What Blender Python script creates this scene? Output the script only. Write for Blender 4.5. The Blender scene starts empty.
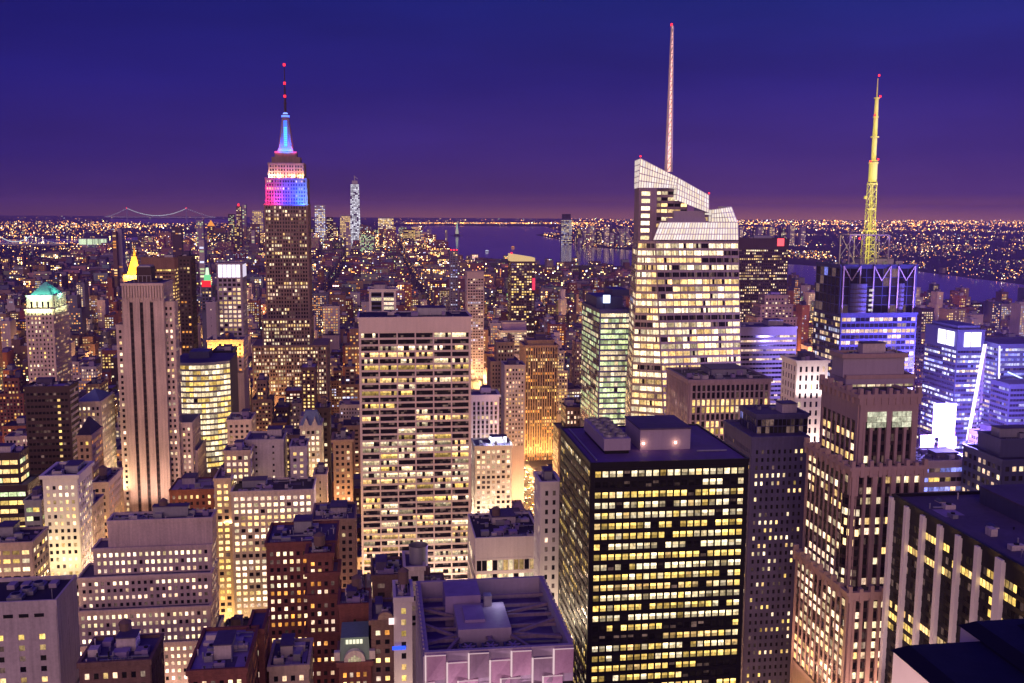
import bpy, math, random
import numpy as np
from mathutils import Vector, Matrix

R = math.radians
SC = bpy.context.scene
COL = SC.collection

# ------------------------------------------------------------------ camera
# The street grid is the world grid: +Y runs down the avenues, +X across town.
EYE = Vector((0.0, 0.0, 260.0))
LENS, W_PX, H_PX = 35.0, 1024, 683
FPX = LENS / 36.0 * W_PX
CAM_ROT = (Matrix.Rotation(R(-7.83), 3, 'Z') @ Matrix.Rotation(R(90 - 7.6), 3, 'X')
           @ Matrix.Rotation(R(0.4), 3, 'Z'))
cam_data = bpy.data.cameras.new('camera')
cam_data.lens = LENS
cam_data.sensor_width = 36.0
cam_data.clip_start = 0.5
cam_data.clip_end = 200000.0
cam = bpy.data.objects.new('camera', cam_data)
COL.objects.link(cam)
cam.matrix_world = Matrix.Translation(EYE) @ CAM_ROT.to_4x4()
SC.camera = cam

# ------------------------------------------------------------------ sky
world = bpy.data.worlds.new('World')
SC.world = world
world.use_nodes = True
wn = world.node_tree.nodes
wl = world.node_tree.links
wn.clear()
w_out = wn.new('ShaderNodeOutputWorld')
w_bg = wn.new('ShaderNodeBackground')
w_sky = wn.new('ShaderNodeTexSky')
w_sky.sky_type = 'NISHITA'
w_sky.sun_disc = False
w_sky.sun_elevation = R(1.0)
w_sky.sun_rotation = R(160)
w_bg2 = wn.new('ShaderNodeBackground')
w_add = wn.new('ShaderNodeAddShader')
w_tc = wn.new('ShaderNodeTexCoord')
w_sep = wn.new('ShaderNodeSeparateXYZ')
wl.new(w_tc.outputs['Generated'], w_sep.inputs[0])
def w_ramp(stops):
    mr = wn.new('ShaderNodeMapRange')
    mr.inputs[1].default_value = -0.05
    mr.inputs[2].default_value = 0.45
    wl.new(w_sep.outputs['Z'], mr.inputs[0])
    rp = wn.new('ShaderNodeValToRGB')
    cr = rp.color_ramp
    while len(cr.elements) < len(stops):
        cr.elements.new(0.5)
    for e, (z, c) in zip(cr.elements, stops):
        e.position = (z + 0.05) / 0.5
        e.color = (*c, 1)
    wl.new(mr.outputs[0], rp.inputs[0])
    return rp
east = w_ramp([(-0.05, (.060, .022, .070)), (-0.008, (.120, .045, .055)), (0.010, (.046, .020, .125)), (0.045, (.028, .015, .170)),
               (0.12, (.014, .011, .170)), (0.21, (.007, .008, .145)), (0.40, (.018, .010, .280))])
west = w_ramp([(-0.05, (.110, .040, .075)), (-0.008, (.55, .20, .09)), (0.005, (.17, .060, .085)), (0.016, (.070, .028, .140)), (0.055, (.046, .022, .180)),
               (0.12, (.023, .016, .185)), (0.21, (.010, .020, .190)), (0.40, (.018, .010, .280))])
w_mr = wn.new('ShaderNodeMapRange')
w_mr.inputs[1].default_value = -0.35
w_mr.inputs[2].default_value = 0.45
wl.new(w_sep.outputs['X'], w_mr.inputs[0])
w_mix = wn.new('ShaderNodeMix')
w_mix.data_type = 'RGBA'
wl.new(w_mr.outputs[0], w_mix.inputs[0])
wl.new(east.outputs[0], w_mix.inputs[6])
wl.new(west.outputs[0], w_mix.inputs[7])
w_map = wn.new('ShaderNodeMapping')
w_map.inputs['Scale'].default_value = (1.6, 1.6, 9.0)
wl.new(w_tc.outputs['Generated'], w_map.inputs['Vector'])
w_nz = wn.new('ShaderNodeTexNoise')
w_nz.inputs['Scale'].default_value = 2.2
w_nz.inputs['Detail'].default_value = 4
wl.new(w_map.outputs[0], w_nz.inputs['Vector'])
w_nr = wn.new('ShaderNodeMapRange')
w_nr.inputs[1].default_value = 0.3
w_nr.inputs[2].default_value = 0.7
w_nr.inputs[3].default_value = 0.86
w_nr.inputs[4].default_value = 1.14
wl.new(w_nz.outputs[0], w_nr.inputs[0])
w_mul = wn.new('ShaderNodeMix')
w_mul.data_type = 'RGBA'
w_mul.blend_type = 'MULTIPLY'
w_mul.inputs[0].default_value = 1.0
wl.new(w_mix.outputs[2], w_mul.inputs[6])
wl.new(w_nr.outputs[0], w_mul.inputs[7])
wl.new(w_mul.outputs[2], w_bg.inputs[0])
w_bg.inputs[1].default_value = 1.0
wl.new(w_sky.outputs[0], w_bg2.inputs[0])
w_bg2.inputs[1].default_value = 0.0008
wl.new(w_bg.outputs[0], w_add.inputs[0])
wl.new(w_bg2.outputs[0], w_add.inputs[1])
wl.new(w_add.outputs[0], w_out.inputs[0])

# added front fill, very soft and low, for city glow behind the camera
sun_d = bpy.data.lights.new('front_fill', 'SUN')
sun_d.energy = 1.8
sun_d.angle = R(60)
sun_d.color = (1.0, 0.58, 0.54)
sun = bpy.data.objects.new('front_fill', sun_d)
COL.objects.link(sun)
sun.rotation_euler = Vector((0.30, 1.0, -0.17)).to_track_quat('-Z', 'Y').to_euler()

SC.view_settings.view_transform = 'Standard'
SC.view_settings.look = 'None'
SC.view_settings.exposure = 0.0
SC.view_settings.gamma = 1.0
SC.view_settings.use_curve_mapping = False
SC.render.engine = 'CYCLES'
cy = SC.cycles
cy.max_bounces = 5
cy.diffuse_bounces = 2
cy.glossy_bounces = 3
cy.transmission_bounces = 2
cy.volume_bounces = 0
cy.transparent_max_bounces = 8
cy.caustics_reflective = False
cy.caustics_refractive = False
cy.use_light_tree = True
cy.sample_clamp_indirect = 3.0
cy.use_adaptive_sampling = False
cy.use_denoising = True
try:
    cy.denoiser = 'OPENIMAGEDENOISE'
    cy.denoising_input_passes = 'RGB_ALBEDO_NORMAL'
    cy.denoising_prefilter = 'ACCURATE'
except Exception:
    pass

# ------------------------------------------------------------------ pixels <-> places (survey helpers)
def ray(px, py):
    return CAM_ROT @ Vector(((px - W_PX / 2) / FPX, -(py - H_PX / 2) / FPX, -1.0))
def at(px, py, v):
    d = ray(px, py)
    t = v / d.y
    return d.x * t, EYE.z + d.z * t
def ground_at(px, py, z=0.0):
    d = ray(px, py)
    t = (z - EYE.z) / d.z
    return d.x * t, d.y * t
def proj(p):
    q = CAM_ROT.transposed() @ (Vector(p) - EYE)
    if q.z > -0.5:
        return None
    return (W_PX / 2 + FPX * q.x / -q.z, H_PX / 2 - FPX * q.y / -q.z)

# ------------------------------------------------------------------ materials
def new_mat(name):
    m = bpy.data.materials.new(name)
    m.use_nodes = True
    nt = m.node_tree
    nt.nodes.clear()
    out = nt.nodes.new('ShaderNodeOutputMaterial')
    b = nt.nodes.new('ShaderNodeBsdfPrincipled')
    nt.links.new(b.outputs[0], out.inputs[0])
    return m, nt.nodes, nt.links, b

def wall_mat(name, col, rough=0.8, var=0.4, metal=0.0, fine=1.2, streak=True, tint=False, brick=False, spec=0.3):
    m, n, l, b = new_mat(name)
    tc = n.new('ShaderNodeTexCoord')
    def noise(scale, vec=None, det=3.0):
        t = n.new('ShaderNodeTexNoise')
        t.inputs['Scale'].default_value = scale
        t.inputs['Detail'].default_value = det
        l.new(vec or tc.outputs['Object'], t.inputs['Vector'])
        return t.outputs['Fac']
    big = noise(0.06)
    small = noise(fine, det=5)
    mp = n.new('ShaderNodeMapping')
    mp.inputs['Scale'].default_value = (1, 1, 0.05)
    l.new(tc.outputs['Object'], mp.inputs['Vector'])
    st = noise(0.9, mp.outputs['Vector'])
    def math_(op, a, c):
        x = n.new('ShaderNodeMath')
        x.operation = op
        for i, q in enumerate((a, c)):
            if isinstance(q, float):
                x.inputs[i].default_value = q
            else:
                l.new(q, x.inputs[i])
        return x.outputs[0]
    s = math_('ADD', math_('MULTIPLY', big, 0.4), math_('MULTIPLY', small, 0.3))
    s = math_('ADD', s, math_('MULTIPLY', st, 0.42 if streak else 0.12))
    mr = n.new('ShaderNodeMapRange')
    mr.inputs[1].default_value = 0.3
    mr.inputs[2].default_value = 0.7
    mr.inputs[3].default_value = 1 - var
    mr.inputs[4].default_value = 1 + var * 0.7
    l.new(s, mr.inputs[0])
    mx = n.new('ShaderNodeMix')
    mx.data_type = 'RGBA'
    mx.blend_type = 'MULTIPLY'
    mx.inputs[0].default_value = 1.0
    if tint:
        at_ = n.new('ShaderNodeAttribute')
        at_.attribute_name = 'tint'
        l.new(at_.outputs['Color'], mx.inputs[6])
    elif brick:
        br = n.new('ShaderNodeTexBrick')
        br.inputs['Scale'].default_value = 1.0
        br.inputs['Brick Width'].default_value = 0.9
        br.inputs['Row Height'].default_value = 0.3
        br.inputs['Mortar Size'].default_value = 0.03
        br.inputs['Color1'].default_value = (*col, 1)
        br.inputs['Color2'].default_value = (col[0] * .75, col[1] * .7, col[2] * .7, 1)
        br.inputs['Mortar'].default_value = (col[0] * .8 + .04, col[1] * .8 + .05, col[2] * .8 + .05, 1)
        mp2 = n.new('ShaderNodeMapping')
        mp2.inputs['Rotation'].default_value = (R(90), 0, 0)
        l.new(tc.outputs['Object'], mp2.inputs['Vector'])
        l.new(mp2.outputs['Vector'], br.inputs['Vector'])
        l.new(br.outputs['Color'], mx.inputs[6])
    else:
        mx.inputs[6].default_value = (*col, 1)
    l.new(mr.outputs[0], mx.inputs[7])
    l.new(mx.outputs[2], b.inputs['Base Color'])
    rr = n.new('ShaderNodeMapRange')
    rr.inputs[3].default_value = max(0.05, rough - 0.12)
    rr.inputs[4].default_value = min(1.0, rough + 0.12)
    l.new(small, rr.inputs[0])
    l.new(rr.outputs[0], b.inputs['Roughness'])
    b.inputs['Metallic'].default_value = metal
    b.inputs['Specular IOR Level'].default_value = spec
    bp = n.new('ShaderNodeBump')
    bp.inputs['Strength'].default_value = 0.25
    bp.inputs['Distance'].default_value = 0.05
    l.new(small, bp.inputs['Height'])
    l.new(bp.outputs[0], b.inputs['Normal'])
    return m

def glow_mat(name, base=(.007, .007, .010), rough=0.12, pattern=True, gain=1.0):
    """Window glass: dark and glossy, the room behind it lit by the amount stored per pane."""
    m, n, l, b = new_mat(name)
    a = n.new('ShaderNodeAttribute')
    a.attribute_name = 'glow'
    b.inputs['Base Color'].default_value = (*base, 1)
    b.inputs['Roughness'].default_value = rough
    b.inputs['Emission Strength'].default_value = gain
    b.inputs['Specular IOR Level'].default_value = 0.16
    if pattern:
        tc = n.new('ShaderNodeTexCoord')
        mp = n.new('ShaderNodeMapping')
        mp.inputs['Scale'].default_value = (1.0, 1.0, 0.7)
        l.new(tc.outputs['Object'], mp.inputs['Vector'])
        t = n.new('ShaderNodeTexNoise')
        t.inputs['Scale'].default_value = 0.9
        t.inputs['Detail'].default_value = 4
        t.inputs['Roughness'].default_value = 0.65
        l.new(mp.outputs[0], t.inputs['Vector'])
        mr = n.new('ShaderNodeMapRange')
        mr.inputs[1].default_value = 0.34
        mr.inputs[2].default_value = 0.60
        mr.inputs[3].default_value = 0.38
        mr.inputs[4].default_value = 1.1
        l.new(t.outputs['Fac'], mr.inputs[0])
        mx = n.new('ShaderNodeMix')
        mx.data_type = 'RGBA'
        mx.blend_type = 'MULTIPLY'
        mx.inputs[0].default_value = 1
        l.new(a.outputs['Color'], mx.inputs[6])
        l.new(mr.outputs[0], mx.inputs[7])
        l.new(mx.outputs[2], b.inputs['Emission Color'])
    else:
        l.new(a.outputs['Color'], b.inputs['Emission Color'])
    m.cycles.emission_sampling = 'NONE'
    return m

def lamp_mat(name, col, strength, sampling='AUTO'):
    m, n, l, b = new_mat(name)
    b.inputs['Base Color'].default_value = (*[min(.8, c) for c in col], 1)
    b.inputs['Emission Color'].default_value = (*col, 1)
    b.inputs['Emission Strength'].default_value = strength
    m.cycles.emission_sampling = sampling
    return m

M = {}
M['shadestone'] = wall_mat('shaded_limestone', (.23, .165, .145))  # limestone darkened in its colour: little light reaches it, coloured floods show stronger
M['mauve'] = wall_mat('mauve_stone', (.22, .165, .21))
M['violet'] = wall_mat('violet_stone', (.075, .07, .16))
M['crystal'] = wall_mat('crystal_frame', (.28, .23, .22), rough=.45, metal=.3)
M['navy'] = wall_mat('navy_panel', (.035, .04, .12), rough=.35, metal=.2)
M['travertine'] = wall_mat('travertine', (.56, .47, .45), var=.12)
M['limestone'] = wall_mat('limestone', (.52, .42, .38))
M['buff'] = wall_mat('buff_stone', (.48, .38, .29))
M['pale'] = wall_mat('pale_stone', (.55, .48, .42))
M['white'] = wall_mat('white_stone', (.62, .57, .54), var=.15)
M['brown'] = wall_mat('brown_brick', (.19, .11, .085), brick=True)
M['red'] = wall_mat('red_brick', (.22, .075, .055), brick=True)
M['tan'] = wall_mat('tan_brick', (.34, .235, .165), brick=True)
M['pink'] = wall_mat('pink_granite', (.35, .25, .24), rough=.55, var=.2)
M['concrete'] = wall_mat('concrete', (.46, .41, .40))
M['lilac'] = wall_mat('grey_panel', (.33, .28, .35), rough=.6, var=.15)
M['dark'] = wall_mat('dark_metal', (.012, .011, .015), rough=.45, var=.2, metal=.3)
M['bronze'] = wall_mat('dark_bronze', (.055, .035, .04), rough=.5, var=.2, metal=.4)
M['steel'] = wall_mat('grey_steel', (.30, .30, .34), rough=.45, var=.2, metal=.5)
M['bluesteel'] = wall_mat('blue_steel', (.08, .085, .17), rough=.45, var=.2, metal=.4)
M['whitesteel'] = wall_mat('white_steel', (.75, .73, .72), rough=.5, var=.1)
M['frame'] = wall_mat('window_frame', (.10, .085, .08), rough=.6, var=.2)
M['paleframe'] = wall_mat('pale_frame', (.40, .38, .36), rough=.6, var=.15)
M['roof'] = wall_mat('roof_felt', (.115, .09, .17), rough=.75, var=.45, fine=.5, streak=False)
M['roofdark'] = wall_mat('dark_roof_felt', (.045, .037, .06), rough=.75, var=.5, fine=.5, streak=False)
M['roofpale'] = wall_mat('pale_roof_membrane', (.30, .23, .42), rough=.6, var=.3, fine=.4, streak=False)
M['mansard'] = wall_mat('mansard_green', (.17, .27, .20), rough=.6, var=.25)
M['deck'] = wall_mat('violet_lit_deck', (.15, .09, .25), rough=.7, var=.4, fine=.4, streak=False)  # violet light falling on a grey roof is put into this colour
M['copper'] = wall_mat('green_copper', (.22, .50, .42), rough=.6, var=.25)
M['slate'] = wall_mat('blue_slate', (.20, .26, .32), rough=.6, var=.25)
M['gold'] = wall_mat('gilded_tile', (.85, .50, .08), rough=.4, var=.15, metal=.35)
M['wood'] = wall_mat('tank_wood', (.15, .10, .085), rough=.85)
M['asphalt'] = wall_mat('asphalt', (.05, .048, .05), rough=.85, streak=False, fine=.4)
M['ground'] = wall_mat('ground', (.045, .040, .050), rough=.9, streak=False, fine=.02)
M['pavement'] = wall_mat('pavement', (.24, .22, .21), rough=.85, streak=False, fine=.4)
M['mass'] = wall_mat('city_walls', (.2, .2, .2), tint=True, fine=.15)
M['glass'] = glow_mat('window_glass')
M['farglow'] = glow_mat('far_glow', pattern=False, rough=.4)  # windows, lamps, screens; also lit shapes whose light is put in as glow
M['red_lamp'] = lamp_mat('red_beacon', (1, .02, .03), 3.0, 'NONE')

# ------------------------------------------------------------------ mesh building
class MB:
    def __init__(self):
        self.v = []; self.f = []; self.m = []; self.g = []
    def quad(self, a, b, c, d, m=0, g=(0, 0, 0)):
        i = len(self.v)
        self.v += [tuple(a), tuple(b), tuple(c), tuple(d)]
        self.f.append((i, i + 1, i + 2, i + 3)); self.m.append(m); self.g.append(g)
    def tri(self, a, b, c, m=0, g=(0, 0, 0)):
        i = len(self.v)
        self.v += [tuple(a), tuple(b), tuple(c)]
        self.f.append((i, i + 1, i + 2)); self.m.append(m); self.g.append(g)
    def poly(self, pts, m=0, g=(0, 0, 0)):
        i = len(self.v)
        self.v += [tuple(p) for p in pts]
        self.f.append(tuple(range(i, i + len(pts)))); self.m.append(m); self.g.append(g)
    def hexa(self, p, m=0, g=(0, 0, 0)):
        """p: 8 corners, bottom loop ccw then top loop."""
        i = len(self.v)
        self.v += [tuple(q) for q in p]
        for f in ((3, 2, 1, 0), (4, 5, 6, 7), (0, 1, 5, 4), (1, 2, 6, 5), (2, 3, 7, 6), (3, 0, 4, 7)):
            self.f.append(tuple(i + k for k in f)); self.m.append(m); self.g.append(g)
    def box(self, x0, x1, y0, y1, z0, z1, m=0, g=(0, 0, 0)):
        self.hexa([(x0, y0, z0), (x1, y0, z0), (x1, y1, z0), (x0, y1, z0),
                   (x0, y0, z1), (x1, y0, z1), (x1, y1, z1), (x0, y1, z1)], m, g)
    def frustum(self, x0, x1, y0, y1, z0, z1, k=0.0, m=0, g=(0, 0, 0)):
        cx, cy_ = (x0 + x1) / 2, (y0 + y1) / 2
        if k <= 0.001:
            a, b, c, d, e = (x0, y0, z0), (x1, y0, z0), (x1, y1, z0), (x0, y1, z0), (cx, cy_, z1)
            for p, q in ((a, b), (b, c), (c, d), (d, a)):
                self.tri(p, q, e, m, g)
            return
        hx, hy = (x1 - x0) / 2 * k, (y1 - y0) / 2 * k
        self.hexa([(x0, y0, z0), (x1, y0, z0), (x1, y1, z0), (x0, y1, z0),
                   (cx - hx, cy_ - hy, z1), (cx + hx, cy_ - hy, z1), (cx + hx, cy_ + hy, z1), (cx - hx, cy_ + hy, z1)], m, g)
    def cyl(self, cx, cy_, z0, z1, r0, r1=None, n=16, m=0, g=(0, 0, 0), cap=True):
        r1 = r0 if r1 is None else r1
        i = len(self.v)
        for r, z in ((r0, z0), (r1, z1)):
            for k in range(n):
                a = 2 * math.pi * k / n
                self.v.append((cx + r * math.cos(a), cy_ + r * math.sin(a), z))
        for k in range(n):
            q = (k + 1) % n
            self.f.append((i + k, i + q, i + n + q, i + n + k)); self.m.append(m); self.g.append(g)
        if cap:
            self.f.append(tuple(i + n + k for k in range(n))); self.m.append(m); self.g.append(g)
    def bar(self, a, b, w, m=0, g=(0, 0, 0), w2=None):
        a, b = Vector(a), Vector(b)
        d = (b - a).normalized()
        u = d.cross(Vector((0, 0, 1)))
        if u.length < 1e-3:
            u = Vector((1, 0, 0))
        u.normalize()
        t = d.cross(u)
        w2 = w if w2 is None else w2
        p = []
        for c, ww in ((a, w), (b, w2)):
            for su, st in ((-1, -1), (1, -1), (1, 1), (-1, 1)):
                p.append(c + u * (su * ww / 2) + t * (st * ww / 2))
        self.hexa(p, m, g)
    def build(self, name, mats, parent=None, loc=None, smooth=False):
        me = bpy.data.meshes.new(name)
        o_ = Vector(loc) if loc is not None else (Vector(parent.location) if parent is not None else Vector((0, 0, 0)))
        if parent is not None and parent.parent is not None:
            o_ = Vector(parent.parent.location)
        v = np.array(self.v, dtype=np.float32).reshape(-1, 3) - np.array(o_, dtype=np.float32)
        me.from_pydata(v.tolist(), [], self.f)
        if not isinstance(mats, (list, tuple)):
            mats = [mats]
        for mm in mats:
            me.materials.append(M[mm] if isinstance(mm, str) else mm)
        if any(self.m):
            me.polygons.foreach_set('material_index', self.m)
        if any(q != (0, 0, 0) for q in self.g):
            at_ = me.attributes.new('glow', 'FLOAT_COLOR', 'FACE')
            at_.data.foreach_set('color', np.array([(*q, 1.0) for q in self.g], dtype=np.float32).ravel())
        if smooth:
            me.polygons.foreach_set('use_smooth', [True] * len(me.polygons))
        me.update()
        o = bpy.data.objects.new(name, me)
        COL.objects.link(o)
        if parent is not None:
            o.parent = parent
        elif loc is not None:
            o.location = loc
        return o

def thing(name, label, cat, loc, group=None):
    o = bpy.data.objects.new(name, None)
    o.empty_display_size = 1.0
    COL.objects.link(o)
    o.location = loc
    o['label'] = label; o['category'] = cat
    if group:
        o['group'] = group
    return o
def tag(o, label=None, cat=None, group=None, kind=None):
    for k, q in (('label', label), ('category', cat), ('group', group), ('kind', kind)):
        if q:
            o[k] = q
    return o

PAL = {'warm': (1.25, .80, .32), 'white': (1.3, 1.02, .62), 'yellow': (1.25, .82, .22), 'pink': (1.25, .84, .58),
       'green': (.86, 1.02, .52), 'cool': (.80, .82, 1.15), 'orange': (1.2, .46, .09), 'blue': (.35, .38, 1.2), 'glow': (1.15, 1.0, .84)}

def facade(mb, cells, BL, BR, TL, TR, s, rng, zcut=-1e9):
    """Piers, spandrels and window cells laid over the quad BL BR TR TL (outward normal = (BR-BL) x (TL-BL))."""
    BL, BR, TL, TR = map(Vector, (BL, BR, TL, TR))
    W = ((BR - BL).length + (TR - TL).length) / 2
    H = ((TL - BL).length + (TR - BR).length) / 2
    N = (BR - BL).cross(TL - BL).normalized()
    def P(a, t, d):
        a /= W; t /= H
        return (BL * (1 - a) + BR * a) * (1 - t) + (TL * (1 - a) + TR * a) * t + N * d
    def ob(a0, a1, t0, t1, d, m):
        mb.hexa([P(a0, t0, d), P(a1, t0, d), P(a1, t0, -.1), P(a0, t0, -.1), P(a0, t1, d), P(a1, t1, d), P(a1, t1, -.1), P(a0, t1, -.1)], m)
    c = s.get('corner', .8)
    top = s.get('top', 1.5)
    nb = s.get('nb') or max(1, round((W - 2 * c) / s['bay']))
    bw = (W - 2 * c) / nb
    fh = s['floor']
    nf = max(1, int((H - top) / fh))
    pw, pd = bw * (1 - s['ww']), s.get('pd', .35)
    sh, sd = fh * (1 - s['wh']), s.get('sd', .22)
    pm, sm = s.get('pm', 0), s.get('sm', 0)
    big = s.get('big', 0)
    bpm = s.get('bpm', pm)
    z_top = H - top
    if BL.z > 1 and not s.get('nofit'):       # upper tiers: whole storeys fill the tier
        nf = max(1, round(z_top / fh)); fh = z_top / nf
        sh = fh * (1 - s['wh'])
    z_bot = z_top - nf * fh
    first = 0
    zlow = BL.z
    slope = (TL.z - BL.z) / H if H else 1
    jmin = 0
    if zcut > zlow:
        jmin = max(0, int((zcut - zlow - z_bot * slope) / (fh * slope)))
    tlo = z_bot + jmin * fh
    # corner piers and the blank head band
    if c > .05:
        ob(0, c, 0, H, pd + .03, s.get('cm', 0)); ob(W - c, W, 0, H, pd + .03, s.get('cm', 0))
    if top > .3:
        ob(c, W - c, z_top, H - .01, s.get('td', pd + .01), s.get('tm', 0))
    if tlo > .3:
        ob(c, W - c, 0, tlo - .01, sd, s.get('cm', 0))
    for i in range(nb + 1):
        isb = big and i % big == 0
        w_, d_, m_ = (pw * s.get('bk', 2.2), pd + .25, bpm) if isb else (pw, pd, pm)
        a = c + i * bw
        a0, a1 = max(c, a - w_ / 2), min(W - c, a + w_ / 2)
        if a1 - a0 > .02:
            ob(a0, a1, tlo, z_top, d_, m_)
    blank = s.get('blank', ())
    for j in range(jmin, nf + 1):
        t = z_bot + j * fh
        t0, t1 = max(0, t - sh * .62), min(z_top, t + sh * .38)
        if t1 - t0 > .02:
            ob(c, W - c, t0, t1, sd, sm)
        if j == nf:
            break
        fl = s['lit'] + rng.gauss(0, s.get('fc', .15))
        if rng.random() < s.get('dk', .07):
            fl = .08
        run = 0
        base = None
        fcol = PAL[rng.choice(s['pal'])]
        for i in range(nb):
            a0 = c + i * bw + pw / 2 + .02
            a1 = c + (i + 1) * bw - pw / 2 - .02
            b0 = t + sh * .38 + .02
            b1 = t + fh - sh * .62 - .02
            if (nf - 1 - j) in blank:
                lit = False
            else:
                if run <= 0:
                    lit = rng.random() < fl
                    run = rng.choice(s.get('runs', (1, 1, 2)))
                run -= 1
            if 'only' in s:
                lit = i == s['only'] and rng.random() < .62
            lit_k = s.get('k', 1.0) * (1.0 if s.get('flat') else rng.choice((.35, .6, .8, 1.0, 1.1, 1.25, 1.45)))
            col = fcol if rng.random() < .75 else PAL[rng.choice(s['pal'])]
            nx, ny = s.get('panes', (1, 1))
            gap = .05
            quads = []
            for ix in range(nx):
                pl = lit and rng.random() < s.get('pl', .93)
                for iy in range(ny):
                    x0 = a0 + (a1 - a0) * ix / nx + (gap if ix else 0)
                    x1 = a0 + (a1 - a0) * (ix + 1) / nx
                    y0 = b0 + (b1 - b0) * iy / ny + (gap if iy else 0)
                    y1 = b0 + (b1 - b0) * (iy + 1) / ny
                    if pl:
                        e = lit_k * (rng.uniform(.85, 1.1) if s.get('flat') else rng.uniform(.55, 1.25)) * (1.25 if iy == ny - 1 else .62)
                        w_ = rng.uniform(-.10, .08)       # lamp colour differs from room to room
                        g = (col[0] * e, col[1] * e * (1 + w_ * .6), col[2] * e * (1 + w_ * 2.2))
                    else:
                        e = rng.uniform(.001, .010) if rng.random() < .82 else rng.uniform(.03, .22)
                        g = (e, e * .6, e * .5)
                    quads.append(([P(x0, y0, .04), P(x1, y0, .04), P(x1, y1, .04), P(x0, y1, .04)], g))
            cells.append((quads, [P(a0, b0, .04), P(a1, b0, .04), P(a1, b1, .04), P(a0, b1, .04)]))

HERO = []     # (x0,x1,y0,y1, pxL,pxR, py_visible_bottom, py_top)

def put_windows(root, cells, maxn=100, mat='glass', singles=True):
    sc_ = []
    for quads, q in cells:
        p = [proj(x) for x in q]
        if any(x is None for x in p):
            sc_.append(0); continue
        ar = 0
        for i in range(4):
            a, b = p[i], p[(i + 1) % 4]
            ar += a[0] * b[1] - b[0] * a[1]
        cxp = sum(x[0] for x in p) / 4; cyp = sum(x[1] for x in p) / 4
        ins = -4 < cxp < W_PX + 4 and -4 < cyp < H_PX + 4
        sc_.append(abs(ar) / 2 if ins and ar < 0 or ins else 0)
    order = sorted(range(len(cells)), key=lambda i: -sc_[i])
    own = order[:maxn] if singles else []
    rest = order[len(own):]
    for i in own:
        mb = MB()
        for pts, g in cells[i][0]:
            mb.quad(*pts, 0, g)
        mb.build('window', mat, root)
    if rest:
        mb = MB()
        for i in rest:
            for pts, g in cells[i][0]:
                mb.quad(*pts, 0, g)
        o = mb.build('windows', mat, root)
        o['kind'] = 'stuff'

def water_tank(root, x, y, z, r=2.0, h=4.0):
    mb = MB()
    for sx in (-1, 1):
        for sy in (-1, 1):
            mb.bar((x + sx * r * .6, y + sy * r * .6, z), (x + sx * r * .6, y + sy * r * .6, z + 3), .3, 1)
    mb.cyl(x, y, z + 3, z + 3 + h, r, r * .97, 14)
    mb.cyl(x, y, z + 3 + h, z + 3 + h + 1.3, r * 1.06, .1, 14)
    mb.build('water_tank', ['wood', 'dark'], root)

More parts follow.
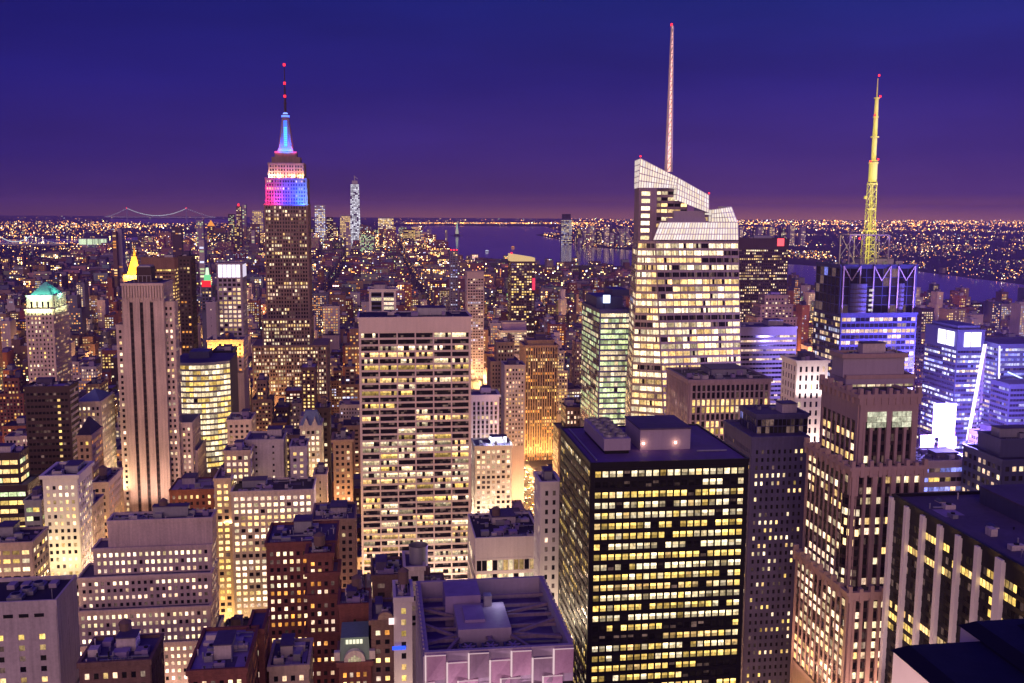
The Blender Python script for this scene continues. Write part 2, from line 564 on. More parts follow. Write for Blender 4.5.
def clutter(root, x0, x1, y0, y1, z, rng, n=5, mats=('concrete', 'roof', 'steel', 'roofpale'), tank=.5, hmax=5.0, bulk=True):
    w, d = x1 - x0, y1 - y0
    if w < 5 or d < 5:
        return
    if bulk:
        bw, bd = w * rng.uniform(.25, .45), d * rng.uniform(.3, .5)
        bx, by = rng.uniform(x0 + 1.5, x1 - bw - 1.5), rng.uniform(y0 + d * .25, y1 - bd - .5)
        bh = rng.uniform(3, hmax)
        mb = MB()
        mb.box(bx, bx + bw, by, by + bd, z - .2, z + bh)
        mb.box(bx - .25, bx + bw + .25, by - .25, by + bd + .25, z + bh, z + bh + .35, 1)
        mb.build('bulkhead', [rng.choice(mats), 'roof'], root)
    for k in range(n):
        bw, bd, bh = rng.uniform(1.5, 4.5), rng.uniform(1.5, 4), rng.uniform(.8, 2.6)
        if w < bw + 3 or d < bd + 3:
            continue
        bx, by = rng.uniform(x0 + 1, x1 - bw - 1), rng.uniform(y0 + 1, y1 - bd - 1)
        mb = MB()
        mb.box(bx, bx + bw, by, by + bd, z - .1, z + bh)
        if rng.random() < .5:
            mb.cyl(bx + bw / 2, by + bd / 2, z + bh, z + bh + .4, min(bw, bd) * .36, n=12, m=1)
        mb.build('cooling_unit', [rng.choice(('steel', 'roofpale', 'concrete')), 'dark'], root)
    for k in range(max(1, n // 3)):
        mb = MB()
        yy = rng.uniform(y0 + 1, y1 - 1)
        xa = rng.uniform(x0 + 1, x1 - 2); xb = min(x1 - 1, xa + rng.uniform(4, 12))
        mb.bar((xa, yy, z + .6), (xb, yy, z + .6), .45)
        mb.build('duct', 'steel', root)
    if y0 < 700 and n >= 3:
        for k in range(n + 2):
            mb = MB()
            px_, py_ = rng.uniform(x0 + .8, x1 - .8), rng.uniform(y0 + .8, y1 - .8)
            hh = rng.uniform(.6, 2.2)
            mb.cyl(px_, py_, z - .1, z + hh, .22, n=8); mb.cyl(px_, py_, z + hh, z + hh + .25, .38, .1, n=8)
            mb.build('vent_pipe', rng.choice(('steel', 'dark', 'concrete')), root)
        mb = MB()
        q0, q1 = x0 + w * rng.uniform(.05, .5), 0
        q1 = min(x1 - .6, q0 + w * .35)
        for k in range(7):
            xx = q0 + (q1 - q0) * k / 6
            mb.bar((xx, y0 + .7, z), (xx, y0 + .7, z + 1.7), .07)
        mb.bar((q0, y0 + .7, z + 1.7), (q1, y0 + .7, z + 1.7), .07); mb.bar((q0, y0 + .7, z + 1.1), (q1, y0 + .7, z + 1.1), .06)
        mb.build('roof_railing', 'steel', root)
        for k in range(2):
            mb = MB(); sxx, syy = rng.uniform(x0 + 1, x1 - 4), rng.uniform(y0 + 1, y1 - 4)
            mb.box(sxx, sxx + 2.4, syy, syy + 3.2, z - .1, z + .35); mb.hexa([(sxx, syy, z + .35), (sxx + 2.4, syy, z + .35), (sxx + 2.4, syy + 3.2, z + .35), (sxx, syy + 3.2, z + .35), (sxx + 1.1, syy, z + 1.1), (sxx + 1.3, syy, z + 1.1), (sxx + 1.3, syy + 3.2, z + 1.1), (sxx + 1.1, syy + 3.2, z + 1.1)], 1)
            mb.build('skylight', ['concrete', 'bluesteel'], root)
        for k in range(3):       # patched felt
            mb = MB(); aa, bb = rng.uniform(x0 + .6, x1 - 5), rng.uniform(y0 + .6, y1 - 5)
            cc, dd = min(x1 - .5, aa + rng.uniform(3, 8)), min(y1 - .5, bb + rng.uniform(3, 9))
            zz = z + .02 + .01 * k
            mb.quad((aa, bb, zz), (cc, bb, zz), (cc, dd, zz), (aa, dd, zz)); mb.build('roof_patch', rng.choice(('roofdark', 'roofpale', 'roof')), root)
    if rng.random() < tank:
        water_tank(root, rng.uniform(x0 + 3, x1 - 3), rng.uniform(y0 + 3, y1 - 3), z, rng.uniform(1.6, 2.4))

def bld(name, label, cat, tiers, s, mats=('limestone', 'frame', 'frame'), pb=683, seed=0, roof='roof', clut=4, tank=.3,
        parapet=1.1, group=None, singles=True, cornice=.35, sides=True, hide=True, base_z=0.0, up=None):
    """tiers, lowest first: (px left, px right, py of the front top edge, distance, depth, style overrides)."""
    rng = random.Random(seed * 7919 + len(label))
    boxes = []
    z0 = base_z
    for t in tiers:
        pl, pr, py, v, d = t[:5]
        xl, zl = at(pl, py, v); xr, zr = at(pr, py, v)
        boxes.append([xl, xr, v, v + d, z0, (zl + zr) / 2, t[5] if len(t) > 5 else {}])
        z0 = (zl + zr) / 2
    b0 = boxes[0]
    root = thing(name, label, cat, ((b0[0] + b0[1]) / 2, (b0[2] + b0[3]) / 2, 0.0), group)
    zc = at((tiers[0][0] + tiers[0][1]) / 2, pb, tiers[0][3])[1] - 8
    mb, cells, rf = MB(), [], MB()
    for i, (x0, x1, y0, y1, za, zb, ov) in enumerate(boxes):
        st = dict(s); st.update(ov)
        mb.box(x0, x1, y0, y1, za - (0.5 if i else 0), zb, 2)
        if not st.get('plain'):
            facade(mb, cells, (x0, y0, za), (x1, y0, za), (x0, y0, zb), (x1, y0, zb), st, rng, zc)
            if sides and not st.get('noside'):
                st2 = dict(st); st2.update(st.get('side', {}))
                if st2.get('nb') and 'nb' not in st.get('side', {}):
                    st2.pop('nb')
                if x0 > 0:
                    facade(mb, cells, (x0, y1, za), (x0, y0, za), (x0, y1, zb), (x0, y0, zb), st2, rng, zc)
                if x1 < 0:
                    facade(mb, cells, (x1, y0, za), (x1, y1, za), (x1, y0, zb), (x1, y1, zb), st2, rng, zc)
        else:
            pdm = .3
            mb.box(x0 - pdm, x1 + pdm, y0 - pdm, y1 + pdm, za - .3, zb - .02, st.get('plainm', 0))
        # parapet ring and roof sheet
        e = st.get('pd', .35) + (cornice if not st.get('nocornice') else .1)
        pz = zb + (parapet if i == len(boxes) - 1 or parapet < .9 else .9)
        cm = st.get('parm', 0)
        for q in ((x0 - e, x1 + e, y0 - e, y0 + .35), (x0 - e, x1 + e, y1 - .35, y1 + e), (x0 - e, x0 + .35, y0 + .352, y1 - .352), (x1 - .35, x1 + e, y0 + .352, y1 - .352)):
            mb.box(*q, zb - .6, pz, cm)
        rf.quad((x0 + .3, y0 + .3, zb + .06), (x1 - .3, y0 + .3, zb + .06), (x1 - .3, y1 - .3, zb + .06), (x0 + .3, y1 - .3, zb + .06))
        HERO.append((x0 - 1, x1 + 1, y0 - 1, y1 + 1, min(tiers[i][0], proj((x0, y1, zb))[0]), max(tiers[i][1], proj((x1, y1, zb))[0]), pb, tiers[i][2]))
    mb.build('wall', list(mats), root)
    rf.build('roof', roof, root)
    x0, x1, y0, y1, za, zb, ov = boxes[-1]
    if clut:
        clutter(root, x0, x1, y0, y1, zb + .05, rng, clut, tank=tank)
    put_windows(root, cells, singles=singles)
    if up:        # added uplights standing in for street glow on the walls
        pw, col, _ = up
        fx0, fx1, fy0, fy1, _, fz, _ = boxes[0]
        zl_ = max(6.0, at((tiers[0][0] + tiers[0][1]) / 2, min(pb, 700), fy0)[1] - 10)
        tall = max(12.0, fz - zl_)
        pw *= (tall / 45.0) ** 1.4 * 1.25
        nfl = max(2, round((fx1 - fx0) / 11))
        for k in range(nfl):
            xx = fx0 + (fx1 - fx0) * (k + .5) / nfl
            flood(root, (xx, fy0 - 12, zl_), (xx, fy0, zl_ + tall * .75), pw, col, (6, 2.5))
        sx = fx0 - 11 if fx0 > 0 else fx1 + 11
        for k in (.2, .8):
            yy = fy0 + (fy1 - fy0) * k
            flood(root, (sx, yy, zl_), (fx0 if fx0 > 0 else fx1, yy, zl_ + tall * .75), pw, col, (6, 2.5))
    root_info = dict(root=root, boxes=boxes, rng=rng)
    return root_info

def flood(root, loc, target, power, col, size=(8, 2)):  # real floodlights and added fill lights alike
    d = bpy.data.lights.new('flood_or_fill_light', 'AREA')
    d.shape = 'RECTANGLE'; d.size, d.size_y = size
    d.energy = power; d.color = col
    o = bpy.data.objects.new('flood_or_fill_light', d)
    COL.objects.link(o)
    o.parent = root
    l = Vector(loc) - Vector(root.location)
    o.location = l
    o.rotation_euler = (Vector(target) - Vector(loc)).to_track_quat('-Z', 'Y').to_euler()
    return o
def bulb(root, loc, power, col, r=1.0):  # light of real lamps, and added glow at the billboards
    d = bpy.data.lights.new('lamp_or_fill_light', 'POINT')
    d.energy = power; d.color = col; d.shadow_soft_size = r
    o = bpy.data.objects.new('lamp_or_fill_light', d)
    COL.objects.link(o)
    o.parent = root
    o.location = Vector(loc) - Vector(root.location)
    return o
# ================================================================== setting
def sheet(name, pts, z, mat, kind='structure'):
    mb = MB()
    mb.poly([(p[0], p[1], z) for p in pts])
    o = mb.build(name, mat)
    if kind:
        o['kind'] = kind
    return o
gr = MB()
gr.quad((-42000, -2500, 0), (42000, -2500, 0), (42000, 27000, 0), (-42000, 27000, 0))
gr.build('ground', 'ground')['kind'] = 'structure'
m_, n_, l_, b_ = new_mat('water')
b_.inputs['Base Color'].default_value = (.12, .13, .42, 1)
b_.inputs['Roughness'].default_value = .10
tc_ = n_.new('ShaderNodeTexCoord')
nz_ = n_.new('ShaderNodeTexNoise'); nz_.inputs['Scale'].default_value = .02; nz_.inputs['Detail'].default_value = 6
l_.new(tc_.outputs['Object'], nz_.inputs['Vector'])
bp_ = n_.new('ShaderNodeBump'); bp_.inputs['Strength'].default_value = .06; bp_.inputs['Distance'].default_value = 1.0
l_.new(nz_.outputs[0], bp_.inputs['Height']); l_.new(bp_.outputs[0], b_.inputs['Normal'])
M['water'] = m_
# the shorelines, surveyed on the ground
HUDSON = [ground_at(*p) for p in [(1200, 312), (1024, 310), (920, 303), (800, 294), (700, 281), (632, 272), (570, 271), (520, 268), (470, 262), (432, 250), (405, 240),
                                  (388, 232), (388, 227), (440, 225.6), (500, 226.5), (545, 226.5), (562, 232), (535, 235), (560, 240), (585, 247), (632, 250.5),
                                  (740, 262), (800, 265), (860, 270), (920, 272), (975, 279), (1024, 285), (1200, 298)]]
EASTR = [ground_at(*p) for p in [(196, 241), (188, 247), (160, 247), (128, 246), (112, 244), (60, 243), (-80, 245), (-80, 241), (60, 239), (128, 238), (150, 236), (185, 235)]]
UPPER = [ground_at(*p) for p in [(110, 222.5), (190, 223.5), (250, 223), (250, 219.5), (190, 219.3), (110, 218.8)]]
for poly, nm in ((HUDSON, 'water'), (EASTR, 'water'), (UPPER, 'water')):
    sheet(nm, poly, 1.0, 'water')
def inside(poly, x, y):
    c = False
    n = len(poly)
    for i in range(n):
        x1, y1 = poly[i]; x2, y2 = poly[i - 1]
        if (y1 > y) != (y2 > y) and x < (x2 - x1) * (y - y1) / (y2 - y1) + x1:
            c = not c
    return c

AVES = [(-1120, 30), (-900, 30), (-700, 28), (-563, 26), (-423, 34), (-283, 24), (-143, 30), (138, 32), (417, 30), (697, 30), (977, 30), (1257, 30), (1500, 34)]
ST0, STP, STW = 268.0, 80.5, 18.0
# the avenue that shows between the towers: road, kerbs, pavements, lane lines
ax, aw = AVES[7]
mb = MB(); mb.quad((ax - 11, 300, .012), (ax + 11, 300, .012), (ax + 11, 2600, .012), (ax - 11, 2600, .012))
mb.build('avenue', 'asphalt')['kind'] = 'structure'
mb = MB()
k = 0
y = ST0
while y < 2500:
    mb.box(ax - 16, ax - 11, y + 9, y + STP - 9, 0, .14); mb.box(ax + 11, ax + 16, y + 9, y + STP - 9, 0, .14)
    y += STP
mb.build('pavement', 'pavement')['kind'] = 'structure'
M['paint'] = wall_mat('road_paint', (.75, .73, .68), rough=.7, var=.15)
mb = MB()
for lx in (-7.3, -3.6, 0, 3.6, 7.3):
    yy = 700
    while yy < 1300:
        mb.quad((ax + lx - .08, yy, .02), (ax + lx + .08, yy, .02), (ax + lx + .08, yy + 3, .02), (ax + lx - .08, yy + 3, .02)); yy += 9
for i in range(5, 13):
    yc = ST0 + STP * i
    for kx in range(-9, 10, 2):
        mb.quad((ax + kx, yc - 12, .02), (ax + kx + .9, yc - 12, .02), (ax + kx + .9, yc - 9.5, .02), (ax + kx, yc - 9.5, .02))
mb.build('lane_lines', 'paint')['kind'] = 'structure'

# ================================================================== facade styles
def S(**k):
    d = dict(bay=3.0, floor=3.7, ww=.5, wh=.5, lit=.45, pal=('warm', 'white', 'pink'), k=1.0)
    d.update(k)
    return d
PUNCH = S(bay=2.7, ww=.5, wh=.52, pd=.25, sd=.22, lit=.5, fc=.12)
PUNCH_B = S(bay=2.5, ww=.52, wh=.52, pd=.22, sd=.2, lit=.85, fc=.1, k=1.6, pal=('warm', 'white', 'pink', 'white'))
BANDS = S(bay=3.4, ww=.93, wh=.55, pd=.12, sd=.3, lit=.6, fc=.3, runs=(2, 3, 5), pal=('white', 'warm'))
PIERS = S(bay=3.2, ww=.55, wh=.66, pd=.8, sd=.15, lit=.35, sm=1)
GLASS = S(bay=2.2, ww=.92, wh=.62, pd=.12, sd=.16, lit=.75, fc=.2, runs=(2, 4, 6))

# ------------------------------------------------------------------ middle: broad white slab tower (sloping front on the park)
t = bld('office_tower', 'broad pale travertine slab tower with six columns of wide window bands, partly dark', 'office tower',
        [(358.5, 471, 317.5, 600, 34)], S(nb=6, floor=3.93, ww=.925, wh=.69, pd=.75, sd=.5, corner=1.0, top=8.6, lit=.62, fc=.30, runs=(1, 1, 2), panes=(6, 2), pl=.74,
        pal=('white', 'white', 'warm', 'yellow'), k=1.3, dk=.12, side=dict(bay=7)), mats=('travertine', 'travertine', 'dark'), pb=590, seed=1, roof='roofdark', clut=7, tank=0, cornice=.1, parapet=.4, up=(1500, (1, .66, .46), 105))

# ------------------------------------------------------------------ black glass tower with the purple roof plant
BLK = S(bay=2.35, floor=3.42, ww=.77, wh=.57, pd=.14, sd=.26, corner=1.2, top=1.5, lit=.95, fc=.14, runs=(2, 3, 5, 8), panes=(1, 2), pal=('yellow', 'warm', 'white', 'yellow', 'white'), k=1.5, dk=.05,
        side=dict(lit=.55, k=.9, runs=(1, 2, 3)))
t = bld('office_tower', 'black metal and glass tower with rows of square yellow windows and a violet flat roof', 'office tower',
        [(591, 748.5, 462, 300, 52)], BLK, mats=('dark', 'dark', 'dark'), pb=683, seed=2, roof='deck', clut=0, cornice=.12, parapet=.5)
root = t['root']; x0, x1, y0, y1, _, zt, _ = t['boxes'][0]
mb = MB()       # penthouse block of the roof
pa, pz = at(640, 452, 316); pb_, _ = at(690, 452, 316)
mb.box(pa, pb_, 316, 336, zt, zt + 7.0); mb.box(pa - .3, pb_ + .3, 315.7, 336.3, zt + 7.0, zt + 7.5, 1)
pent = mb.build('penthouse', ['lilac', 'roof'], root)
for kx in (.06, .70):
    lx = pa + (pb_ - pa) * kx
    q = MB(); q.box(lx - .25, lx + .25, 315.5, 315.95, zt + 2.2, zt + 2.7)
    if 'wall_lamp' not in M:
        M['wall_lamp'] = lamp_mat('wall_lamp', (1, .62, .35), 12, 'NONE')
    q.build('wall_lamp', 'wall_lamp', pent)
    bulb(root, (lx, 315.0, zt + 2.4), 160, (1, .55, .35), .3)
mb = MB()       # long bank of cooling fans
fa, _ = at(600, 440, 318); fb, _ = at(626, 440, 318)
mb.box(fa, fb, 312, 344, zt + 1.2, zt + 5.2); mb.box(fa + .4, fb - .4, 312.4, 343.6, zt, zt + 1.2, 1)
cool = mb.build('cooling_bank', ['lilac', 'dark'], root)
for i in range(5):
    q = MB()
    for j in (0, 1):
        q.cyl(fa + (fb - fa) * (.28 + .46 * j), 315.5 + i * 6.2, zt + 5.2, zt + 6.1, 1.9, n=16, m=0, cap=False)
        q.cyl(fa + (fb - fa) * (.28 + .46 * j), 315.5 + i * 6.2, zt + 5.2, zt + 5.4, 1.85, n=16, m=1)
    q.build('fan_housing', ['steel', 'dark'], cool)
mb = MB()
for q in ((x0 + 2, zt), ):
    mb.bar((x0 + 2.5, y0 + 3, zt + .5), (x0 + 2.5, y1 - 3, zt + .5), .4); mb.bar((pb_ + 1, y0 + 12, zt + .4), (x1 - 3, y0 + 12, zt + .4), .4)
mb.build('duct', 'steel', root)

# ------------------------------------------------------------------ tall granite stepped tower on the right
AM = S(bay=3.5, floor=3.9, ww=.68, wh=.66, pd=.95, sd=.2, corner=1.4, top=2.4, lit=.48, fc=.2, panes=(2, 1), pal=('warm', 'white', 'pink', 'white'), k=1.1, big=2, bk=1.6, runs=(1, 2), sm=3,
       side=dict(bay=3.9, ww=.72, pd=.4, lit=.7, k=1.2, big=0))
t = bld('office_tower', 'rose granite tower stepping back towards a boxy grey crown, tall piers between its windows', 'office tower',
        [(849, 935, 592, 330, 46), (852, 924, 468, 337, 38), (860, 918, 396, 343, 31, dict(top=9.5, blank=(0,), big=3)),
         (847, 914, 377, 362, 14, dict(bay=4, floor=5.5, ww=.9, wh=.7, lit=.25, k=.6, sm=1, top=2.6, pd=.15, corner=.3, tm=1, cm=1)),
         (844, 904, 356, 364, 9, dict(plain=True, plainm=1))],
        AM, mats=('pink', 'lilac', 'dark', 'bronze'), pb=683, seed=3, roof='roofdark', clut=3, tank=0, cornice=.3, up=(4200, (1, .52, .36), 46))
root = t['root']
for bi in (0, 1, 2):            # pier heads standing up along the setbacks
    b_ = t['boxes'][bi]
    n = 8
    for k in range(n + 1):
        xx = b_[0] + (b_[1] - b_[0]) * k / n
        q = MB(); q.box(xx - .7, xx + .7, b_[2] - 1.35, b_[2] + .5, b_[5] - 3, b_[5] + (3.2 if k % 2 == 0 else 2.2)); q.build('pier_head', 'pink', root)
        yy = b_[2] + (b_[3] - b_[2]) * k / n
        if k:
            q = MB(); q.box(b_[0] - 1.35, b_[0] + .5, yy - .7, yy + .7, b_[5] - 3.1, b_[5] + (3.1 if k % 2 == 0 else 2.1)); q.build('pier_head', 'pink', root)
bx = t['boxes'][2]
for i in (0, 1):     # two tall lit windows below the crown
    mb = MB()
    wv = bx[1] - bx[0]
    xa, xb = bx[0] + wv * (.12 + .43 * i), bx[0] + wv * (.12 + .43 * i + .33)
    za, zb = at(880, 427, 343)[1], at(880, 411, 343)[1]
    for kx in range(4):
        for kz in range(3):
            e = random.Random(kx * 7 + kz + i).uniform(.35, 1.0)
            q0, q1 = xa + (xb - xa) * kx / 4 + .06, xa + (xb - xa) * (kx + 1) / 4 - .06
            w0, w1 = za + (zb - za) * kz / 3 + .06, za + (zb - za) * (kz + 1) / 3 - .06
            mb.quad((q0, bx[2] - 1.2, w0), (q1, bx[2] - 1.2, w0), (q1, bx[2] - 1.2, w1), (q0, bx[2] - 1.2, w1), 0, (e, e * 1.0, e * .72))
    mb.build('hall_window', 'glass', root)
b1 = t['boxes'][1]
mb = MB(); cells = []      # rounded glass corner running down the shaft
nseg = 5
cxx, cyy, rr_ = b1[0] + 3.2, b1[2] + 3.2, 4.6
zlo, zhi = t['boxes'][0][5], b1[5] - 10
for i in range(nseg):
    a0, a1 = math.pi * (1.0 + .5 * i / nseg), math.pi * (1.0 + .5 * (i + 1) / nseg)
    p0 = (cxx + rr_ * math.cos(a0), cyy + rr_ * math.sin(a0)); p1 = (cxx + rr_ * math.cos(a1), cyy + rr_ * math.sin(a1))
    facade(mb, cells, (*p0, zlo), (*p1, zlo), (*p0, zhi), (*p1, zhi), S(nb=1, floor=3.75, ww=.95, wh=.66, pd=.06, sd=.1, corner=0.02, top=.4, lit=.45, fc=.3, k=1.3, pal=('warm', 'white')), random.Random(i % 2), 0)
    mb.quad((*p0, zlo), (*p1, zlo), (*p1, zhi), (*p0, zhi), 0)
cb = mb.build('corner_bay', ['bronze'], root)
mb = MB()
for qs, _ in cells:
    for pts, g in qs:
        mb.quad(*pts, 0, g)
mb.build('bay_window', 'glass', cb)

# ------------------------------------------------------------------ dark building with white fins, lower right
xe, ze = at(893, 497, 316)
root = thing('office_building', 'dark glass building with tall pale stone fins down its side and a wide violet roof', 'office building', (xe + 40, 290, 0))
mb = MB(); cells = []; rng = random.Random(5)
X0, X1, Y0, Y1 = xe, xe + 90, 243, 316
mb.box(X0, X1, Y0, Y1, 0, ze, 2)
facade(mb, cells, (X0, Y1, 0), (X0, Y0, 0), (X0, Y1, ze), (X0, Y0, ze), S(bay=1.75, floor=3.9, ww=.88, wh=.6, pd=.1, sd=.15, corner=.3, top=4.5, lit=.10, fc=.22, runs=(4, 7, 10), pal=('yellow', 'warm'), k=1.1, dk=0), rng, ze - 75)
facade(mb, cells, (X0, Y0, 0), (X1, Y0, 0), (X0, Y0, ze), (X1, Y0, ze), S(bay=1.75, floor=3.9, ww=.88, wh=.6, pd=.1, sd=.15, corner=.3, top=4.5, lit=.10, fc=.22, runs=(4, 7, 10), pal=('yellow', 'warm'), k=1.1, dk=0), rng, ze - 75)
for q in ((X0 - .6, X0 + .5, Y0, Y1), (X0 + .5, X1, Y1 - .5, Y1 + .3), (X0 + .5, X1, Y0 - .6, Y0 + .5)):
    mb.box(*q, ze - .5, ze + 1.2, 0)
mb.build('wall', ['dark', 'dark', 'dark'], root)
mb = MB(); mb.quad((X0 + .5, Y0 + .5, ze + .1), (X1, Y0 + .5, ze + .1), (X1, Y1 - .5, ze + .1), (X0 + .5, Y1 - .5, ze + .1)); mb.build('roof', 'roof', root)
for i in range(7):
    yy = Y1 - .8 - i * 10.1
    mb = MB(); mb.box(X0 - 1.5, X0 - .05, yy - (2.2 if i == 6 else .95), yy + .95, 0, ze - (.0 if i else -.3)); mb.build('stone_fin', 'whitesteel', root)
for i in range(4):
    xx = X0 + 10 + i * 11
    mb = MB(); mb.box(xx - .75, xx + .75, Y0 - 1.5, Y0 - .05, 0, ze); mb.build('stone_fin', 'white', root)
for k in range(4):
    flood(root, (X0 - 13, Y0 + 8 + 18 * k, ze - 62), (X0, Y0 + 4 + 18 * k, ze - 20), 1700, (1, .66, .66), (6, 2))
mb = MB(); mb.box(X0 + 26, X1, Y0 + 30, Y1 - 10, ze, ze + 5.5); mb.box(X0 + 25.6, X1, Y0 + 29.6, Y1 - 9.6, ze + 5.5, ze + 6.1, 1)
ph = mb.build('penthouse', ['bluesteel', 'roof'], root)
clutter(root, X0 + 3, X0 + 24, Y0 + 10, Y1 - 4, ze + .1, rng, 5, tank=0, bulk=False)
mb = MB()
for i in range(9):
    mb.bar((X0 + 34 + i * 3, Y0 + 36, ze + 6.1), (X0 + 34 + i * 3, Y0 + 36, ze + 7.6), .12)
mb.bar((X0 + 34, Y0 + 36, ze + 7.6), (X0 + 58, Y0 + 36, ze + 7.6), .12)
mb.build('roof_railing', 'steel', ph)
put_windows(root, cells)
HERO.append((X0 - 2, X1, Y0 - 2, Y1 + 1, 885, 1100, 683, 560))

# ------------------------------------------------------------------ stone parapet of the viewing terrace, bottom right corner
root = thing('stone_parapet', 'blocky limestone parapet with black coping, lit pink on its side, bottom right corner', 'parapet', (18, 26, 228))
pxa, pza = at(894, 644, 31)
mb = MB()
mb.box(pxa, pxa + 3.6, 19, 31, pza - 9, pza - .25)
mb.build('block', 'white', root)
mb = MB(); mb.hexa([(pxa - .06, 18.9, pza - .25), (pxa + 3.66, 18.9, pza - .25), (pxa + 3.66, 31.1, pza - .25), (pxa - .06, 31.1, pza - .25),
                    (pxa + .35, 19.3, pza + .12), (pxa + 3.3, 19.3, pza + .12), (pxa + 3.3, 30.6, pza + .12), (pxa + .35, 30.6, pza + .12)])
mb.build('coping', 'dark', root)
for i, dx in enumerate((3.0, 4.6)):
    mb = MB(); mb.box(pxa + dx, pxa + dx + 5, 21.5, 31.8 - i, pza - 9, pza + .15 + .35 * i); mb.build('block', 'white', root)
    mb = MB(); mb.hexa([(pxa + dx - .05, 21.4, pza + .15 + .35 * i), (pxa + dx + 5, 21.4, pza + .15 + .35 * i), (pxa + dx + 5, 31.9 - i, pza + .15 + .35 * i), (pxa + dx - .05, 31.9 - i, pza + .15 + .35 * i),
                        (pxa + dx + .3, 21.8, pza + .5 + .35 * i), (pxa + dx + 5, 21.8, pza + .5 + .35 * i), (pxa + dx + 5, 31.4 - i, pza + .5 + .35 * i), (pxa + dx + .3, 31.4 - i, pza + .5 + .35 * i)])
    mb.build('coping', 'dark', root)
flood(root, (pxa - 6, 25, pza - 9), (pxa, 26, pza - 1), 2600, (1, .60, .55), (6, 1))

# ------------------------------------------------------------------ tower behind the black one: violet with punched windows and a roof box
bld('office_tower', 'violet grey tower with scattered small windows and a dark glass box on its roof', 'office tower',
    [(752, 807.5, 438, 400, 34), (757, 808, 416, 409, 20, dict(bay=2, floor=2.6, ww=.9, wh=.9, pd=.08, sd=.08, lit=0, pal=('blue',), corner=.2, top=1.2))],
    S(bay=2.6, floor=3.5, ww=.42, wh=.5, pd=.25, sd=.22, corner=1.2, top=4, lit=.3, fc=.12, k=1.1, pal=('warm', 'yellow', 'white'), blank=(1,), side=dict(bay=1.8, ww=.45, lit=.2)),
    mats=('violet', 'bronze', 'dark'), pb=683, seed=4, roof='roof', clut=2, tank=0)

# ------------------------------------------------------------------ dark grid office behind the black tower
bld('office_building', 'flat topped office with close dark vertical piers, its top floors unlit, crowded roof plant', 'office building',
    [(690, 770.5, 381, 500, 40)], S(bay=2.75, floor=3.9, ww=.66, wh=.80, pd=.7, sd=.2, corner=.9, top=1.6, lit=.85, fc=.15, blank=(0, 1), k=1.15, pal=('warm', 'white', 'yellow')),
    mats=('mauve', 'bronze', 'dark'), pb=440, seed=6, roof='roofdark', clut=12, tank=0, up=(2500, (1, .6, .4), 40))

# ------------------------------------------------------------------ crystalline white tower with spire
V = 620
root = thing('skyscraper', 'white crystal topped skyscraper with slanting lit glass crown and tall white spire', 'skyscraper', (at(690, 300, V)[0], V + 25, 0))
def P3(px, py, v):
    x, z = at(px, py, v); return (x, v, z)
mb = MB(); cells = []; rng = random.Random(11)
st = S(bay=4.6, floor=4.6, ww=.90, wh=.64, pd=.2, sd=.3, corner=.25, top=.5, lit=.84, fc=.14, runs=(1, 2, 3), panes=(3, 1), pl=.92, k=1.35, pal=('white', 'white', 'warm'), dk=.03)
bl, tl, br, tr = P3(632, 420, V - 1), P3(638.5, 241, V + 2), P3(742, 420, V), P3(738.5, 241, V + 2)
zt = tl[2]; zb_ = bl[2]
# folded front: a narrow left facet and the broad main face
fm_b, fm_t = P3(664, 420, V - 7), P3(655, 241, V + 2)
bl = (bl[0], V + 4, zb_); fm_b = (fm_b[0], fm_b[1], zb_); br = (br[0], br[1], zb_)
tl = (tl[0], V + 3, zt); fm_t = (fm_t[0], fm_t[1], zt); tr = (tr[0], tr[1], zt)
lb_b, lb_t = P3(625, 420, V + 44), P3(633, 241, V + 40)
lb_b = (lb_b[0], V + 44, zb_); lb_t = (lb_t[0], V + 40, zt)
rb_b, rb_t = (br[0] + 1, V + 48, zb_), (tr[0], V + 46, zt)
core = [(bl, tl), (fm_b, fm_t), (br, tr), (rb_b, rb_t), (lb_b, lb_t)]
def inset(p, q):
    return (p[0] + (q[0] - p[0]) * .03 + (.8 if p[0] < q[0] else -.8), p[1] + (5 if p[1] < q[1] else -1), p[2])
for i in range(5):
    (a, b), (c, d) = core[i], core[(i + 1) % 5]
    mid = (at(690, 300, V)[0], V + 24)
    mb.quad(inset(a, mid), inset(c, mid), inset(d, mid), inset(b, mid), 2)
mb.poly([q[1] for q in core], 2)
facade(mb, cells, bl, fm_b, tl, fm_t, dict(st, nb=4), rng)
facade(mb, cells, fm_b, br, fm_t, tr, dict(st, nb=11), rng)
facade(mb, cells, lb_b, bl, lb_t, tl, dict(st, nb=6, lit=.5, k=.8), rng)
low = [(p[0][0], p[0][1]) for p in core]
for i in range(5):      # plain base down to the street
    a, c = low[i], low[(i + 1) % 5]
    mb.quad((*a, 0), (*c, 0), (*c, zb_), (*a, zb_), 1)
mb.build('wall', ['crystal', 'concrete', 'frame'], root)
put_windows(root, cells)
CROWN = S(bay=1.75, floor=3.6, ww=.72, wh=.86, pd=.08, sd=.08, corner=.1, top=.1, lit=1.0, fc=0, k=.8, pal=('glow',), dk=0, pl=1.1, flat=1)
